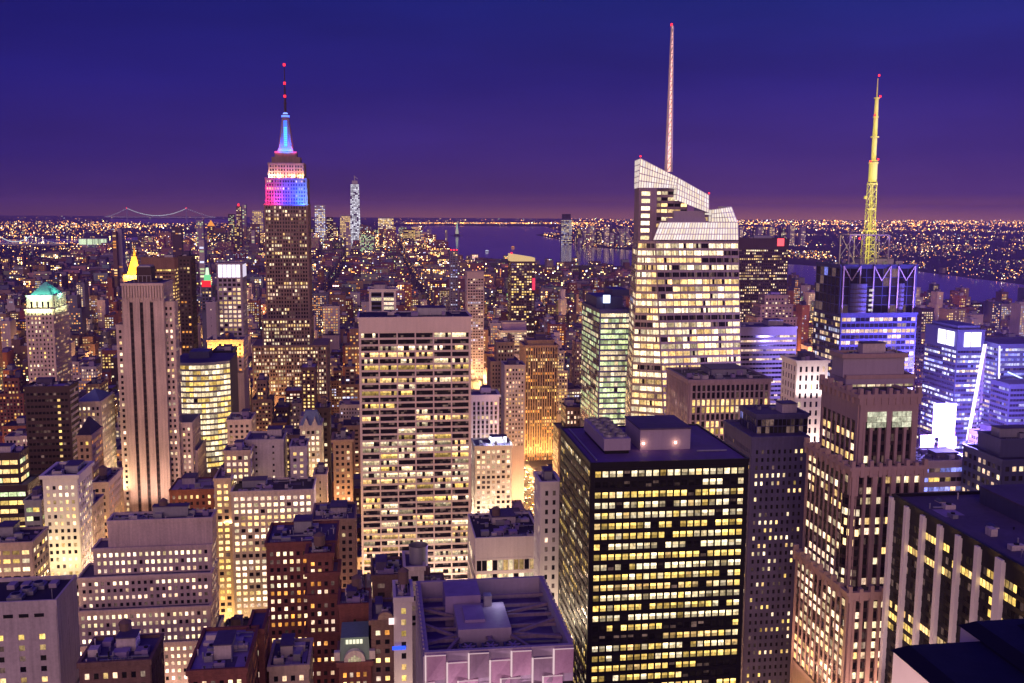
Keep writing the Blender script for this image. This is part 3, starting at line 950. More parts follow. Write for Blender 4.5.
# low lit glass screen in front of the terraces
def screen(name, quads, style, seed, depth=0):
    mb = MB(); cells = []
    for q in quads:
        facade(mb, cells, *q, style, random.Random(seed))
        mb.quad(q[0], q[1], q[3], q[2], 0)
    o = mb.build(name, ['whitesteel', 'whitesteel'], root)
    mb = MB()
    for qs, _ in cells:
        for pts, g in qs:
            mb.quad(*pts, 0, g)
    mb.build('glass_panel', 'farglow', o)
sb0, sb1 = P3(653, 240, V + 1.6), P3(738.5, 240, V + 1.6)
st0, st1 = P3(660, 222, V + 1.6), P3(738, 222, V + 1.6)
screen('glass_screen', [(sb0, sb1, st0, st1), ((sb1[0], sb1[1], sb1[2]), (sb1[0], V + 46, sb1[2]), (st1[0], st1[1], st1[2]), (st1[0], V + 46, st1[2]))], CROWN, 3)
# left wedge: grey column with a stack of windows, mid part, slanting crown
mb = MB(); cells = []
wa, wb = at(638.5, 241, V + 2)[0], at(709.5, 241, V + 6)[0]
z188, z214 = at(638, 188, V + 4)[1], at(709, 214, V + 4)[1]
def tbox(xa, xb, ya, yb, za, zb, m):       # back left corner swings in, as the tower's east face does
    xk = at(634.0, 215, yb)[0] if xa == wa else xa
    mb.hexa([(xa, ya, za), (xb, ya, za), (xb, yb, za), (xk, yb, za), (xa, ya, zb), (xb, ya, zb), (xb, yb, zb), (xk, yb, zb)], m)
cw = at(657, 200, V + 3)[0]
tbox(cw, wb, V + 9, V + 34, zt - 1, z214 - .5, 1)
tbox(cw, at(690, 200, V + 4)[0], V + 9.2, V + 33.8, z214 - 1, z188, 1)
tbox(wa, cw, V + 3, V + 33, zt - 1, z188, 1)
facade(mb, cells, (wa + 1.2, V + 3, zt), (wa + 7.5, V + 3, zt), (wa + 1.2, V + 3, z188 - .5), (wa + 7.5, V + 3, z188 - .5), S(nb=1, floor=4.45, ww=.9, wh=.55, pd=.05, sd=.1, corner=0, top=.4, lit=1, fc=0, dk=0, k=1.3, pal=('white',)), rng)
facade(mb, cells, (cw, V + 9, zt + 8), (wb, V + 9, zt + 8), (cw, V + 9, z214 - .6), (wb, V + 9, z214 - .6), S(bay=4.6, floor=4.3, ww=.9, wh=.55, pd=.1, sd=.2, corner=.2, top=.4, lit=.75, k=1.0, pal=('warm', 'white'), dk=0), rng)
mb.build('upper_wall', ['mauve', 'mauve'], root)
for qs, _ in cells:
    q = MB()
    for pts, g in qs:
        q.quad(*pts, 0, g)
    q.build('window', 'glass', root)
mb = MB(); mb.box(at(674, 220, V + 5)[0], at(705, 220, V + 5)[0], V + 5.5, V + 12, zt, at(690, 211, V + 5)[1]); mb.box(at(668, 222, V + 4)[0], at(706, 222, V + 4)[0], V + 4.5, V + 9, zt, at(690, 218, V + 5)[1]); mb.build('roof_plant', 'lilac', root)
facade(mb2 := MB(), c2 := [], (cw, V + 9.2, z214), (at(690, 200, V + 4)[0], V + 9.2, z214), (cw, V + 9.2, z188 - .4), (at(690, 200, V + 4)[0], V + 9.2, z188 - .4), S(bay=4.6, floor=4.3, ww=.9, wh=.55, pd=.1, sd=.2, corner=.2, top=.4, lit=.85, k=1.1, pal=('white', 'warm'), dk=0), rng)
mb2.build('terrace_wall', ['mauve', 'mauve'], root)
for qs, _ in c2:
    q = MB()
    for pts, g in qs:
        q.quad(*pts, 0, g)
    q.build('window', 'glass', root)
def wedge(name, pts_front, dy, seed):
    """slanting glass prism: bottom-left, bottom-right, top-left, top-right of its front face."""
    a, b, c, d = pts_front
    back = [(at(634.5, 180, p[1] + dy)[0] if a[0] < at(645, 188, V)[0] and i in (0, 2) else p[0], p[1] + dy, p[2]) for i, p in enumerate(pts_front)]
    screen(name, [(a, b, c, d), (back[0], a, back[2], c), (b, back[1], d, back[3])], CROWN, seed)
wedge('glass_crown', [P3(638.3, 188, V + 2.5), P3(676, 188, V + 2.5), P3(640.5, 158, V + 2.5), P3(678, 177.5, V + 2.5)], 30, 5)
wedge('glass_crown', [P3(676.2, 200, V + 2.6), P3(709, 213, V + 2.6), P3(678.2, 177.5, V + 2.6), P3(709, 195, V + 2.6)], 30, 6)
wedge('glass_crown', [P3(711, 222, V + 14), P3(737.5, 222, V + 14), P3(712, 209.5, V + 14), P3(731.5, 206.5, V + 14)], 26, 7)
for px, py in ((640.5, 157), (709, 194)):
    x, z = at(px, py, V + 2.5); q = MB(); q.cyl(x, V + 2.5, z, z + .9, .5); q.build('beacon', 'red_lamp', root)
# spire: tapering square lattice
M['spire_led'] = lamp_mat('spire_led', (1.0, .56, .44), 1.25, 'NONE')
sx0, sz0 = at(668.4, 172, V + 20); sx1, sz1 = at(671.6, 26, V + 20)
mb = MB(); lit = MB()
hgt = sz1 - sz0
def sw(k): return 1.75 * (1 - k) + .5 * k
def sc(k, a, b): return (sx0 + a * sw(k), V + 20 + b * sw(k), sz0 + hgt * k)
seg = 16
for i in range(seg):
    k0, k1 = i / seg, (i + 1) / seg
    for a, b in ((-1, -1), (1, -1), (1, 1), (-1, 1)):
        mb.bar(sc(k0, a, b), sc(k1, a, b), .7 - .25 * k0)
    for a, b, c, d in ((-1, -1, 1, -1), (1, -1, 1, 1), (1, 1, -1, 1), (-1, 1, -1, -1)):
        mb.bar(sc(k0, a, b), sc(k1, c, d), .4); mb.bar(sc(k1, a, b), sc(k1, c, d), .45)
    w = sw(k0) * .55
    lit.box(sx0 - w, sx0 + w, V + 20 - w, V + 20 + w, sz0 + hgt * k0 + .3, sz0 + hgt * k1 - .3)
sp = mb.build('spire', 'concrete', root)
lit.build('light_core', 'spire_led', sp)
for kk in (0.1, .3, .5, .7, .88):
    for ang in (-1, 1):
        bulb(root, (sx0 + ang * 5, V + 11, sz0 + hgt * kk), 700, (1, .5, .4), .5)
q = MB(); q.cyl(sx1, V + 20, sz1, sz1 + 1.6, .6); q.build('beacon', 'red_lamp', sp)
HERO.append((at(625, 400, V)[0] - 5, at(742, 400, V)[0] + 3, V - 8, V + 50, 632, 738, 420, 245))

# ------------------------------------------------------------------ broadcast tower with antenna
V = 640
t = bld('skyscraper', 'blue glass skyscraper carrying a white steel frame and a yellow lit antenna mast', 'skyscraper',
        [(841, 917, 314, V, 42), (841, 917.5, 266, V + 2, 38, dict(bay=6, floor=6, ww=.94, wh=.92, lit=0, fc=0, pd=.15, sd=.12, k=.3, pal=('blue', 'cool'), side=dict(bay=6), big=0))],
        S(bay=3.3, floor=4.0, ww=.9, wh=.62, pd=.15, sd=.2, lit=.5, fc=.25, runs=(1, 2), pal=('white', 'cool', 'warm', 'pink'), k=1.0, side=dict(lit=.4, k=.7)),
        mats=('navy', 'bluesteel', 'dark'), pb=400, seed=7, roof='roofdark', clut=6, tank=0)
root = t['root']; x0, x1, y0, y1, _, zt, _ = t['boxes'][1]
zs = t['boxes'][0][5]
for pxa, pxb in ((851, 868), (899, 906)):        # drums set in the dark top
    xa, xb = at(pxa, 290, V)[0], at(pxb, 290, V)[0]
    mb = MB(); mb.cyl((xa + xb) / 2, V + 3, zs + 1, zt - 12, (xb - xa) / 2, n=24)
    for k in range(6):
        mb.cyl((xa + xb) / 2, V + 3, zs + 2 + k * 3, zs + 2.5 + k * 3, (xb - xa) / 2 + .2, n=24, m=1)
    mb.build('drum', ['bluesteel', 'bronze'], root, smooth=False)
mb = MB()
for k in range(5):
    mb.quad((at(868.5, 300, V)[0], V - .4, zs + 2 + k * 3.4), (at(873, 300, V)[0], V - .4, zs + 2 + k * 3.4), (at(873, 300, V)[0], V - .4, zs + 3.6 + k * 3.4), (at(868.5, 300, V)[0], V - .4, zs + 3.6 + k * 3.4), 0, (.9, .8, .8))
mb.build('stair_window', 'glass', root)
mb = MB()       # cross bracing of the top
xc = (x0 + x1) / 2
for a, b in ((x0 + 2, x0 + 14), (xc - 4, xc + 8), (x1 - 14, x1 - 2)):
    mb.bar((a, y0 - .6, zt), ((a + b) / 2, y0 - .6, zt - 10), .5); mb.bar((b, y0 - .6, zt), ((a + b) / 2, y0 - .6, zt - 10), .5); mb.bar((a, y0 - .6, zt), (a, y0 - .6, zs), .7); mb.bar((b, y0 - .6, zt), (b, y0 - .6, zs), .7)
mb.build('bracing', 'lilac', root)
fa, fz = at(850, 235, V + 8); fb, _ = at(889.5, 235, V + 8)
mb = MB()
fy0, fy1 = V + 8, V + 22
for yy in (fy0, fy1):
    for xx in (fa, fb, fa + (fb - fa) * .36, fa + (fb - fa) * .66):
        mb.bar((xx, yy, zt), (xx, yy, fz), .7)
    mb.bar((fa, yy, fz), (fb, yy, fz), .7)
    mb.bar((fa, yy, fz), (fa + (fb - fa) * .36, yy, zt + 3), .4); mb.bar((fb, yy, fz), (fa + (fb - fa) * .66, yy, zt + 3), .4)
    mb.bar((fa, yy, zt + 5), (fa + (fb - fa) * .36, yy, fz), .35); mb.bar((fb, yy, zt + 5), (fa + (fb - fa) * .66, yy, fz), .35)
for xx in (fa, fb):
    mb.bar((xx, fy0, fz), (xx, fy1, fz), .7)
mb.build('crane_frame', 'lilac', root)
AX, AY = at(868, 262, V + 20)[0], V + 20
def az(py): return at(868, py, AY)[1]
M['mast_paint'] = wall_mat('mast_paint', (.72, .70, .22), rough=.5, var=.15)
def lattice(mb, zA, zB, hw, hw2, n, t_):
    for i in range(n):
        k0, k1 = i / n, (i + 1) / n
        z0, z1 = zA + (zB - zA) * k0, zA + (zB - zA) * k1
        w0, w1 = hw + (hw2 - hw) * k0, hw + (hw2 - hw) * k1
        for (a, b), (c, d) in zip(((-1, -1), (1, -1), (1, 1), (-1, 1)), ((1, -1), (1, 1), (-1, 1), (-1, -1))):
            mb.bar((AX + a * w0, AY + b * w0, z0), (AX + a * w1, AY + b * w1, z1), t_)
            mb.bar((AX + a * w0, AY + b * w0, z0), (AX + c * w1, AY + d * w1, z1), t_ * .7)
            mb.bar((AX + a * w1, AY + b * w1, z1), (AX + c * w1, AY + d * w1, z1), t_ * .7)
mb = MB()
lattice(mb, zt, az(231), 4.0, 3.2, 5, .45)
lattice(mb, az(231), az(182), 2.6, 2.3, 7, .42)
mb.cyl(AX, AY, az(182), az(163), 2.9, n=12); mb.cyl(AX, AY, az(161), az(138), 1.7, n=12); mb.cyl(AX, AY, az(136), az(98), 1.7, 1.2, n=12)
mb.cyl(AX, AY, zt, az(182), .6, n=8)
mb.cyl(AX, AY, az(98), az(78), .55, .3, n=8)
for py, r in ((184, 3.6), (163, 3.4), (161, 2.9), (137, 2.9), (117, 1.9), (98, 1.9), (209, 3.4), (231, 4.0)):
    mb.cyl(AX, AY, az(py) - .4, az(py) + .5, r, n=14)
mast = mb.build('antenna_mast', 'mast_paint', root)
for py, dx in ((77, 0), (98, 1.7), (117, -1.5), (161, 2.6), (163, -2.9), (240, -8)):
    q = MB(); q.cyl(AX + dx, AY - 1.5, az(py) + .5, az(py) + 1.7, .6, n=8); q.build('beacon', 'red_lamp', mast)
q = MB(); q.cyl(AX - 4.4, AY, az(199), az(196), 1.2, n=10); q.build('dish', 'mast_paint', mast)
for py in (252, 238, 222, 206, 190, 172, 150, 128, 108):
    for sx_ in (-1, 1):
        bulb(root, (AX + sx_ * 9, AY - 11, az(py)), 2600 if py > 140 else 2600, (1, .92, .24), .6)

# ------------------------------------------------------------------ the tall spired landmark with coloured top
V = 1180
root = thing('skyscraper', 'tallest setback skyscraper with its top floodlit magenta, white and blue under a needle mast', 'skyscraper', (at(287, 300, V)[0], V + 25, 0))
mb = MB(); cells = []; rng = random.Random(21)
E = S(bay=3.05, floor=4.35, ww=.66, wh=.60, pd=.6, sd=.12, corner=1.0, top=1.0, lit=.30, fc=.20, k=.95, pal=('warm', 'white', 'pink', 'white'), big=3, bk=1.7, runs=(1, 1, 2))
def et(pl, pr, py, v, d, z0, st, m=2):
    xl, zl = at(pl, py, v); xr, zr = at(pr, py, v); z1 = (zl + zr) / 2
    mb.box(xl, xr, v, v + d, z0, z1, m)
    if st:
        facade(mb, cells, (xl, v, z0), (xr, v, z0), (xl, v, z1), (xr, v, z1), st, rng, 45 if z0 < 50 else -1e9)
        facade(mb, cells, (xr, v, z0), (xr, v + d, z0), (xr, v, z1), (xr, v + d, z1), dict(st, bay=3.2), rng, 45 if z0 < 50 else -1e9)
        mb.box(xl - .5, xr + .5, v - .5, v + d + .5, z1 - .9, z1 + .8, 0)
    return xl, xr, v, v + d, z1
c0 = et(252, 327, 346, V - 10, 60, 0, dict(E, lit=.75, fc=.1))
c1 = et(262, 310.5, 319, V - 4, 52, c0[4], dict(E, lit=.55))
c2 = et(264, 307.5, 204.5, V, 46, c1[4], E)
mb.build('wall', ['shadestone', 'frame', 'frame'], root); mb = MB()
c3 = et(265, 306.5, 178.5, V + 2.5, 41, c2[4], dict(E, lit=.12, k=.7))
c4 = et(268, 303.5, 163.5, V + 5, 35, c3[4], dict(E, lit=.05, k=.5))
mb.build('floodlit_tier', ['shadestone', 'frame', 'frame'], root); mb = MB()
c5 = et(271.5, 300, 157, V + 9, 27, c4[4], None, 0)
c6 = et(274.5, 296.5, 151.5, V + 13, 19, c5[4], None, 0)
mb.build('upper_tier', ['shadestone', 'frame', 'frame'], root)
put_windows(root, cells)
mx = (c6[0] + c6[1]) / 2; my = V + 22.5
def ez(py): return at(283.5, py, my)[1]
mb = MB()       # winged mooring mast
for (pa, pb2, ha, hb) in ((151.5, 146, 9.2, 6.6), (146, 137, 6.6, 5.0), (137, 119, 5.0, 4.0)):
    za, zb = ez(pa), ez(pb2)
    mb.hexa([(mx - ha, my - ha, za), (mx + ha, my - ha, za), (mx + ha, my + ha, za), (mx - ha, my + ha, za), (mx - hb, my - hb, zb), (mx + hb, my - hb, zb), (mx + hb, my + hb, zb), (mx - hb, my + hb, zb)])
for a, b in ((-1, -1), (1, -1), (1, 1), (-1, 1)):
    mb.bar((mx + a * 7.2, my + b * 7.2, ez(151)), (mx + a * 3.9, my + b * 3.9, ez(122)), 1.6, w2=.9)
mb.cyl(mx, my, ez(119), ez(115), 4.4, 4.0, 16)
mb.cyl(mx, my, ez(115), ez(111.5), 3.6, 1.2, 16)
mast = mb.build('mooring_mast', 'shadestone', root)
mb = MB()       # its strip of glass, lit from inside
for k in range(13):
    za, zb = ez(148) + (ez(120.5) - ez(148)) * k / 13, ez(148) + (ez(120.5) - ez(148)) * (k + .8) / 13
    ya = my - 6.9 + 2.8 * (k / 13)
    mb.box(mx - 1.9, mx + 1.9, ya, ya + 2, za, zb, 0, (.15, .95, 2.4) if k < 10 else (.1, .4, 2.6))
mb.build('glass_strip', 'farglow', mast)
mb = MB(); mb.cyl(mx, my, ez(117.2), ez(115.4), 4.6, n=16, g=(.25, .5, 3.2)); mb.cyl(mx, my, ez(114.5), ez(112.8), 3.2, 2.2, 16, g=(.5, .9, 3.0)); mb.build('lantern', 'farglow', mast)
mb = MB()
lz = [ez(112), ez(104), ez(92), ez(80), ez(66)]
for i in range(4):
    mb.cyl(mx, my, lz[i], lz[i + 1], (1.5, 1.2, .9, .6)[i], (1.3, 1.0, .7, .4)[i], 8)
for i, py in enumerate((104, 97, 91, 84)):
    mb.cyl(mx, my, ez(py), ez(py) + 1.2, 2.0 - i * .25, n=8)
ant = mb.build('antenna', 'bronze', root)
for py in (66, 84.5, 97.5):
    q = MB(); q.cyl(mx, my - 1.6, ez(py), ez(py) + 2.6, 1.3, n=8); q.build('beacon', 'red_lamp', ant)
w = c3[1] - c3[0]
for kx, col, pw in ((.04, (1, .01, .22), 1.3), (.17, (1, .02, .35), 1.2), (.30, (.7, .08, .8), 1.2), (.45, (.02, .03, 1), 1.8), (.58, (.0, .02, 1), 3.6), (.72, (.0, .02, 1), 4.6), (.85, (.0, .10, 1), 4.6), (.96, (.15, .4, 1), 1.8)):
    xx = c3[0] + w * kx
    flood(root, (xx, c3[2] - 9, c2[4] + 1), (xx, c3[2], c2[4] + 20), 4200 * pw, col, (4.5, 2))
    flood(root, (xx, c3[2] - 11, c2[4] + 17), (xx, c3[2], c2[4] + 20), 1500 * pw, col, (4.5, 2))
w = c4[1] - c4[0]
for kx, col in ((.08, (1, .62, .40)), (.32, (1, .45, .24)), (.5, (.9, .2, .2)), (.68, (1, .42, .2)), (.92, (1, .50, .18))):
    xx = c4[0] + w * kx
    flood(root, (xx, c4[2] - 2.6, c3[4] + 1.0), (xx, c4[2], c3[4] + 7), 15000 * (.3 if kx == .5 else 1), col, (5, 2))
for sx_, col in ((-1, (1, .05, .25)), (1, (.9, .05, .5)), (-.4, (.1, .3, 1)), (.4, (.1, .4, 1))):
    flood(root, (mx + sx_ * 12, my - 13, ez(152)), (mx + sx_ * 1.5, my - 4, ez(140)), 2600, col, (4, 2))
flood(root, (mx, my - 15, ez(151)), (mx, my - 4, ez(134)), 32000, (.0, .07, 1), (4, 2))
HERO.append((c0[0] - 4, c0[1] + 4, c0[2] - 4, c0[3] + 4, 262, 310, 366, 210))

# ------------------------------------------------------------------ tall stone slab with dark window stripes
V = 654
root = thing('skyscraper', 'tall mauve stone tower with three long dark vertical stripes and setback shoulders', 'skyscraper', (at(142, 400, V)[0], V + 18, 0))
mb = MB(); cells = []; rng = random.Random(31); RF = MB()
def ft(pl, pr, py, v, d, z0, st, par=1.0):
    xl, zl = at(pl, py, v); xr, zr = at(pr, py, v); z1 = (zl + zr) / 2
    mb.box(xl, xr, v, v + d, z0, z1, 0 if st is None else 2)
    if st is not None:
        facade(mb, cells, (xl, v, z0), (xr, v, z0), (xl, v, z1), (xr, v, z1), dict(st), rng, 60)
    sds = dict(PUNCH, bay=2.6, lit=.22, k=1.0, top=2.5)
    facade(mb, cells, (xr + .02, v, z0), (xr + .02, v + d, z0), (xr + .02, v, z1), (xr + .02, v + d, z1), sds, rng, 60)
    mb.box(xl - .3, xr + .5, v - .4, v + .3, z1 - .4, z1 + par, 0); mb.box(xr, xr + .5, v + .31, v + d, z1 - .4, z1 + par, 0); mb.box(xl - .3, xl + .2, v + .31, v + d, z1 - .4, z1 + par, 0)
    RF.quad((xl + .2, v + .2, z1 + .05), (xr - .1, v + .2, z1 + .05), (xr - .1, v + d, z1 + .05), (xl + .2, v + d, z1 + .05))
    return xl, xr, v, v + d, z1
SH = dict(PUNCH, bay=2.7, floor=3.65, lit=.36, k=1.15, pal=('warm', 'pink', 'white'))
fl = ft(116, 129, 326, V + 2.5, 26, 0, SH)
fr = ft(158, 174, 303, V + 3.0, 11, 0, SH)
fr2 = ft(166, 192, 424, V + 6, 30, 0, dict(SH, lit=.3))
fr3 = ft(180, 197, 452, V + 8, 34, 0, dict(SH, lit=.3))
xl, zl = at(121.5, 285, V); xr, zr = at(163, 285, V); z1 = zl
mb.box(xl, xr, V, V + 30, 0, z1, 0)
st_x = [at(p, 300, V)[0] for p in (131.3, 141.5, 151.7)]
edges = [xl] + [e for s_ in st_x for e in (s_ - 1.05, s_ + 1.05)] + [xr]
for i in range(0, len(edges), 2):       # stone pilasters stand proud of the recessed stripes
    mb.box(edges[i], edges[i + 1], V - 1.0, V + .1, 0, z1 - 10 + (0 if i in (0, 6) else 2), 0)
    nk = 3
    for k in range(nk + 1):
        xx = edges[i] + (edges[i + 1] - edges[i]) * k / nk
        mb.box(max(edges[i], xx - .35), min(edges[i + 1], xx + .35), V - 1.25, V - 1.0, 20, z1 - 9 - (k % 2), 0)
for k in range(15):      # fluted crown
    xx = xl + (xr - xl) * (k + .5) / 15
    mb.box(xx - .55, xx + .55, V - 1.5, V + .1, z1 - 8 - (2 if k % 3 == 1 else 0), z1 - .4, 0)
mb.box(xl - .4, xr + .4, V - 1.6, V + 30.3, z1 - .4, z1 + 1.2, 0)
facade(mb, cells, (xr + .03, V, 150), (xr + .03, V + 30, 150), (xr + .03, V, z1 - 1), (xr + .03, V + 30, z1 - 1), dict(SH, lit=.2, corner=2), rng)
RF.quad((xl + .3, V + .3, z1 + 1.25), (xr - .3, V + .3, z1 + 1.25), (xr - .3, V + 30, z1 + 1.25), (xl + .3, V + 30, z1 + 1.25))
mb.build('wall', ['limestone', 'limestone', 'frame'], root)
RF.build('roof', 'roof', root)
for s_ in st_x:
    q = MB(); q.box(s_ - 1.05, s_ + 1.05, V - .12, V + .02, 0, z1 - 11)
    for zz in range(20, int(z1 - 12), 4):
        q.box(s_ - 1.0, s_ + 1.0, V - .2, V - .11, zz, zz + 1.6, 1)
    q.build('dark_stripe', ['dark', 'bronze'], root)
pa, pz = at(136, 268, V + 10); pb_, _ = at(151, 268, V + 10)
q = MB(); q.box(pa, pb_, V + 10, V + 22, z1, pz + .4); q.box(pa - 2, pb_ + 4, V + 8, V + 24, z1, z1 + 2.6, 0); q.box(pa + .5, pb_ - .5, V + 10.5, V + 21, pz + .5, pz + 1.5, 1)
for k in range(6):
    q.bar((pa - 3 + k * 2.6, V + 5, z1 + 1), (pa - 3 + k * 2.6, V + 5, z1 + 5.5), .25, 1)
q.bar((pa - 3, V + 5, z1 + 5.5), (pa + 10, V + 5, z1 + 5.5), .25, 1)
q.build('penthouse', ['bronze', 'steel'], root)
put_windows(root, cells)
for k in (.2, .5, .8):
    flood(root, (xl + (xr - xl) * k, V - 16, 70), (xl + (xr - xl) * k, V, 180), 5000, (1, .62, .46), (6, 2.5))  # added uplights that warm the striped face
HERO.append((fl[0] - 1, fr3[1] + 1, V - 2, V + 45, 118, 165, 515, 290))

# ------------------------------------------------------------------ green crowned tower, left
V = 890
t = bld('office_tower', 'slender tan tower with a green copper pyramid roof above a pale floodlit crown', 'office tower',
        [(25, 53, 310, V, 44), (26.5, 52.5, 296.5, V + 1.5, 36, dict(bay=5, floor=8, ww=.35, wh=.6, lit=.0, top=2, corner=1.5))],
        dict(PUNCH, bay=2.9, ww=.42, wh=.5, lit=.42, k=1.35, pal=('white', 'warm', 'yellow')), mats=('limestone', 'frame', 'frame'), pb=390, seed=8, clut=0, cornice=.5)
root = t['root']; x0, x1, y0, y1, _, zt, _ = t['boxes'][1]
apz = at(42.5, 281, V + 18)[1]
mb = MB(); mb.frustum(x0 + 1.4, x1 - 1.4, y0 + 1.4, y1 - 1.4, zt + .2, apz - 1, .06); mb.build('pyramid_roof', 'copper', root)
w = x1 - x0
for kx in (.12, .38, .62, .88):
    flood(root, (x0 + w * kx, y0 - 6.5, t['boxes'][0][5] - 2), (x0 + w * kx, y0, zt - 3), 1900, (.80, 1, .42), (4, 1.5))
for ky in (.2, .5, .8):
    flood(root, (x1 + 6.5, y0 + (y1 - y0) * ky, t['boxes'][0][5] - 2), (x1, y0 + (y1 - y0) * ky, zt - 3), 1500, (.80, 1, .5), (4, 1.5))
for kx in (.2, .8):
    flood(root, (x0 + w * kx, y0 - 5, zt + 1), (x0 + w * .5, y0 + 10, apz - 4), 2600, (.25, 1, .75), (4, 1.5))
flood(root, (x1 + 5, y0 + 18, zt + 1), (x1 - 8, y0 + 18, apz - 4), 2600, (.25, 1, .75), (4, 1.5))

# ------------------------------------------------------------------ left foreground and centre-left blocks
bld('office_building', 'dark slab office with one column of lit windows on a plain black face', 'office building',
    [(24, 69, 388, 600, 17)], S(nb=11, floor=3.7, ww=.75, wh=.4, pd=.12, sd=.2, lit=.0, fc=.03, only=8, k=1.2, pal=('yellow', 'warm'), side=dict(bay=3.5, ww=.9, wh=.6, lit=.25, k=.8, sm=1)), mats=('bronze', 'lilac', 'bronze'), pb=475, seed=41, roof='roof', clut=4, tank=0)
V = 640
t = bld('office_tower', 'pale floodlit stone building with a blue slate pyramid roof beside the tall striped tower', 'office tower',
        [(76, 101, 403, V, 30)], dict(PUNCH, lit=.6, k=1.1), mats=('pale', 'frame', 'frame'), pb=520, seed=42, clut=0)
x0, x1, y0, y1, _, zt, _ = t['boxes'][0]
mb = MB(); mb.frustum(x0 + 1, x1 - 1, y0 + 1, y1 - 1, zt + 1, at(89, 389, V + 15)[1], .12); mb.build('pyramid_roof', 'slate', t['root'])
for k in (0, .33, .66, 1):
    flood(t['root'], (x1 + 7, y0 + 30 * k, zt - 62), (x1, y0 + 30 * k, zt - 12), 6500, (1, .72, .36), (5, 2))
t = bld('office_building', 'brown block with a dark hipped roof and amber windows in front of pale pyramid building', 'office building',
        [(77, 91, 437, 560, 22)], dict(PUNCH, lit=.65, k=1.2, pal=('orange', 'yellow', 'warm')), mats=('tan', 'frame', 'frame'), pb=500, seed=43, clut=0, up=(2500, (1, .55, .2), 30))
x0, x1, y0, y1, _, zt, _ = t['boxes'][0]
mb = MB(); mb.frustum(x0, x1, y0, y1, zt + 1, zt + 9, .1); mb.build('hipped_roof', 'roofdark', t['root'])
bld('office_building', 'low tan block with a deep cornice and amber windows below the pale pyramid building', 'office building',
    [(92, 108, 484, 540, 30)], dict(PUNCH, lit=.35, k=1.1, pal=('orange', 'warm')), mats=('buff', 'frame', 'frame'), pb=545, seed=44, clut=2, up=(4500, (1, .52, .2), 34))
bld('office_building', 'narrow buff block with violet flat roof behind the white ornate building', 'office building',
    [(80, 92, 508, 500, 20)], dict(PUNCH, lit=.25, k=1.0), mats=('buff', 'frame', 'frame'), pb=560, seed=45, clut=2, up=(3000, (1, .58, .3), 40))
t = bld('ornate_building', 'white ornate stone office block glowing brightly, with cornice and arched top floor', 'office building',
        [(42.5, 77, 477, 480, 24)], dict(PUNCH, bay=2.9, floor=3.5, lit=.75, k=1.2, top=3.2, pal=('white', 'warm')), mats=('white', 'frame', 'frame'), pb=580, seed=46, cornice=1.0, clut=6)
x0, x1, y0, y1, _, zt, _ = t['boxes'][0]
for k in range(5):
    flood(t['root'], (x0 + (x1 - x0) * (k + .5) / 5, y0 - 16, zt - 46), (x0 + (x1 - x0) * (k + .5) / 5, y0, zt - 8), 2600, (1, .74, .36), (4, 2))
for k in range(3):
    flood(t['root'], (x1 + 9, y0 + 4 + 8 * k, zt - 50), (x1, y0 + 4 + 8 * k, zt - 10), 2400, (1, .62, .36), (4, 2))
bld('glass_building', 'stepped glass office with bright yellow green floors at the left edge', 'office building',
    [(-20, 27, 487, 540, 20), (-25, 19, 455, 545, 14)], dict(GLASS, lit=.85, k=1.15, floor=4.6, wh=.5, pal=('yellow', 'green', 'warm'), bay=4), mats=('bronze', 'steel', 'dark'), pb=560, seed=47, clut=3, tank=0)
bld('glass_building', 'low glass block with sloped bright ribbon windows between left edge and white ornate building', 'office building',
    [(24, 41, 502, 515, 14)], dict(GLASS, lit=.85, k=.9, floor=4.6, wh=.5, pal=('yellow', 'green'), bay=4), mats=('steel', 'steel', 'dark'), pb=575, seed=48, clut=2, tank=0)
bld('office_building', 'small lit block with pitched dark roof plant at left edge behind fan topped roof', 'office building',
    [(-30, 32, 545, 430, 20)], dict(PUNCH, bay=3.6, ww=.75, wh=.5, lit=.8, k=1.1, pal=('warm', 'yellow', 'white')), mats=('buff', 'frame', 'frame'), pb=600, seed=49, roof='roofdark', clut=7, tank=0, up=(2200, (1, .62, .3), 24))
t = bld('office_building', 'blank grey block in the lower left corner with round fans on its roof', 'office building',
        [(-60, 56, 606, 330, 22)], S(bay=6.0, floor=3.7, ww=.28, wh=.5, pd=.26, sd=.2, corner=1.5, top=9, lit=.5, k=1.0, pal=('warm', 'yellow'), side=dict(bay=30, ww=.02)), mats=('concrete', 'concrete', 'frame'), pb=683, seed=50, roof='roofdark', clut=0, cornice=.1, parapet=1.4)
x0, x1, y0, y1, _, zt, _ = t['boxes'][0]
for i in range(3):
    q = MB(); fx, fy = x1 - 14 + i * 2.0, y0 + 5 + i * 5
    q.box(fx - 2.4, fx + 2.4, fy - 2, fy + 2, zt, zt + 1.4); q.cyl(fx, fy, zt + 1.4, zt + 2.2, 1.8, n=20); q.cyl(fx, fy, zt + 2.2, zt + 2.25, 1.4, n=20, m=1)
    q.build('roof_fan', ['steel', 'dark'], t['root'])
for i in range(4):
    q = MB(); q.box(x1 - 20 + i * 4.5, x1 - 17.5 + i * 4.5, y0 + 14, y0 + 18, zt, zt + 1.6); q.build('cooling_unit', 'lilac', t['root'])
q = MB(); q.bar((x1 - 2, y0 + 3, zt), (x1 - 2, y0 + 3, zt + 4), .18); q.build('roof_pole', 'steel', t['root'])
q = MB()
for i in range(5):
    q.box(x1 - 26 + i * 4.8, x1 - 23 + i * 4.8, y0 - .42, y0 - .35, zt - 4.2, zt - 3.0)
q.build('louvre', 'dark', t['root'])
SB = S(bay=2.55, floor=3.35, ww=.50, wh=.50, pd=.25, sd=.22, corner=1.0, top=.5, lit=.95, fc=.06, pal=('white', 'pink', 'white'), k=1.5, dk=.01)
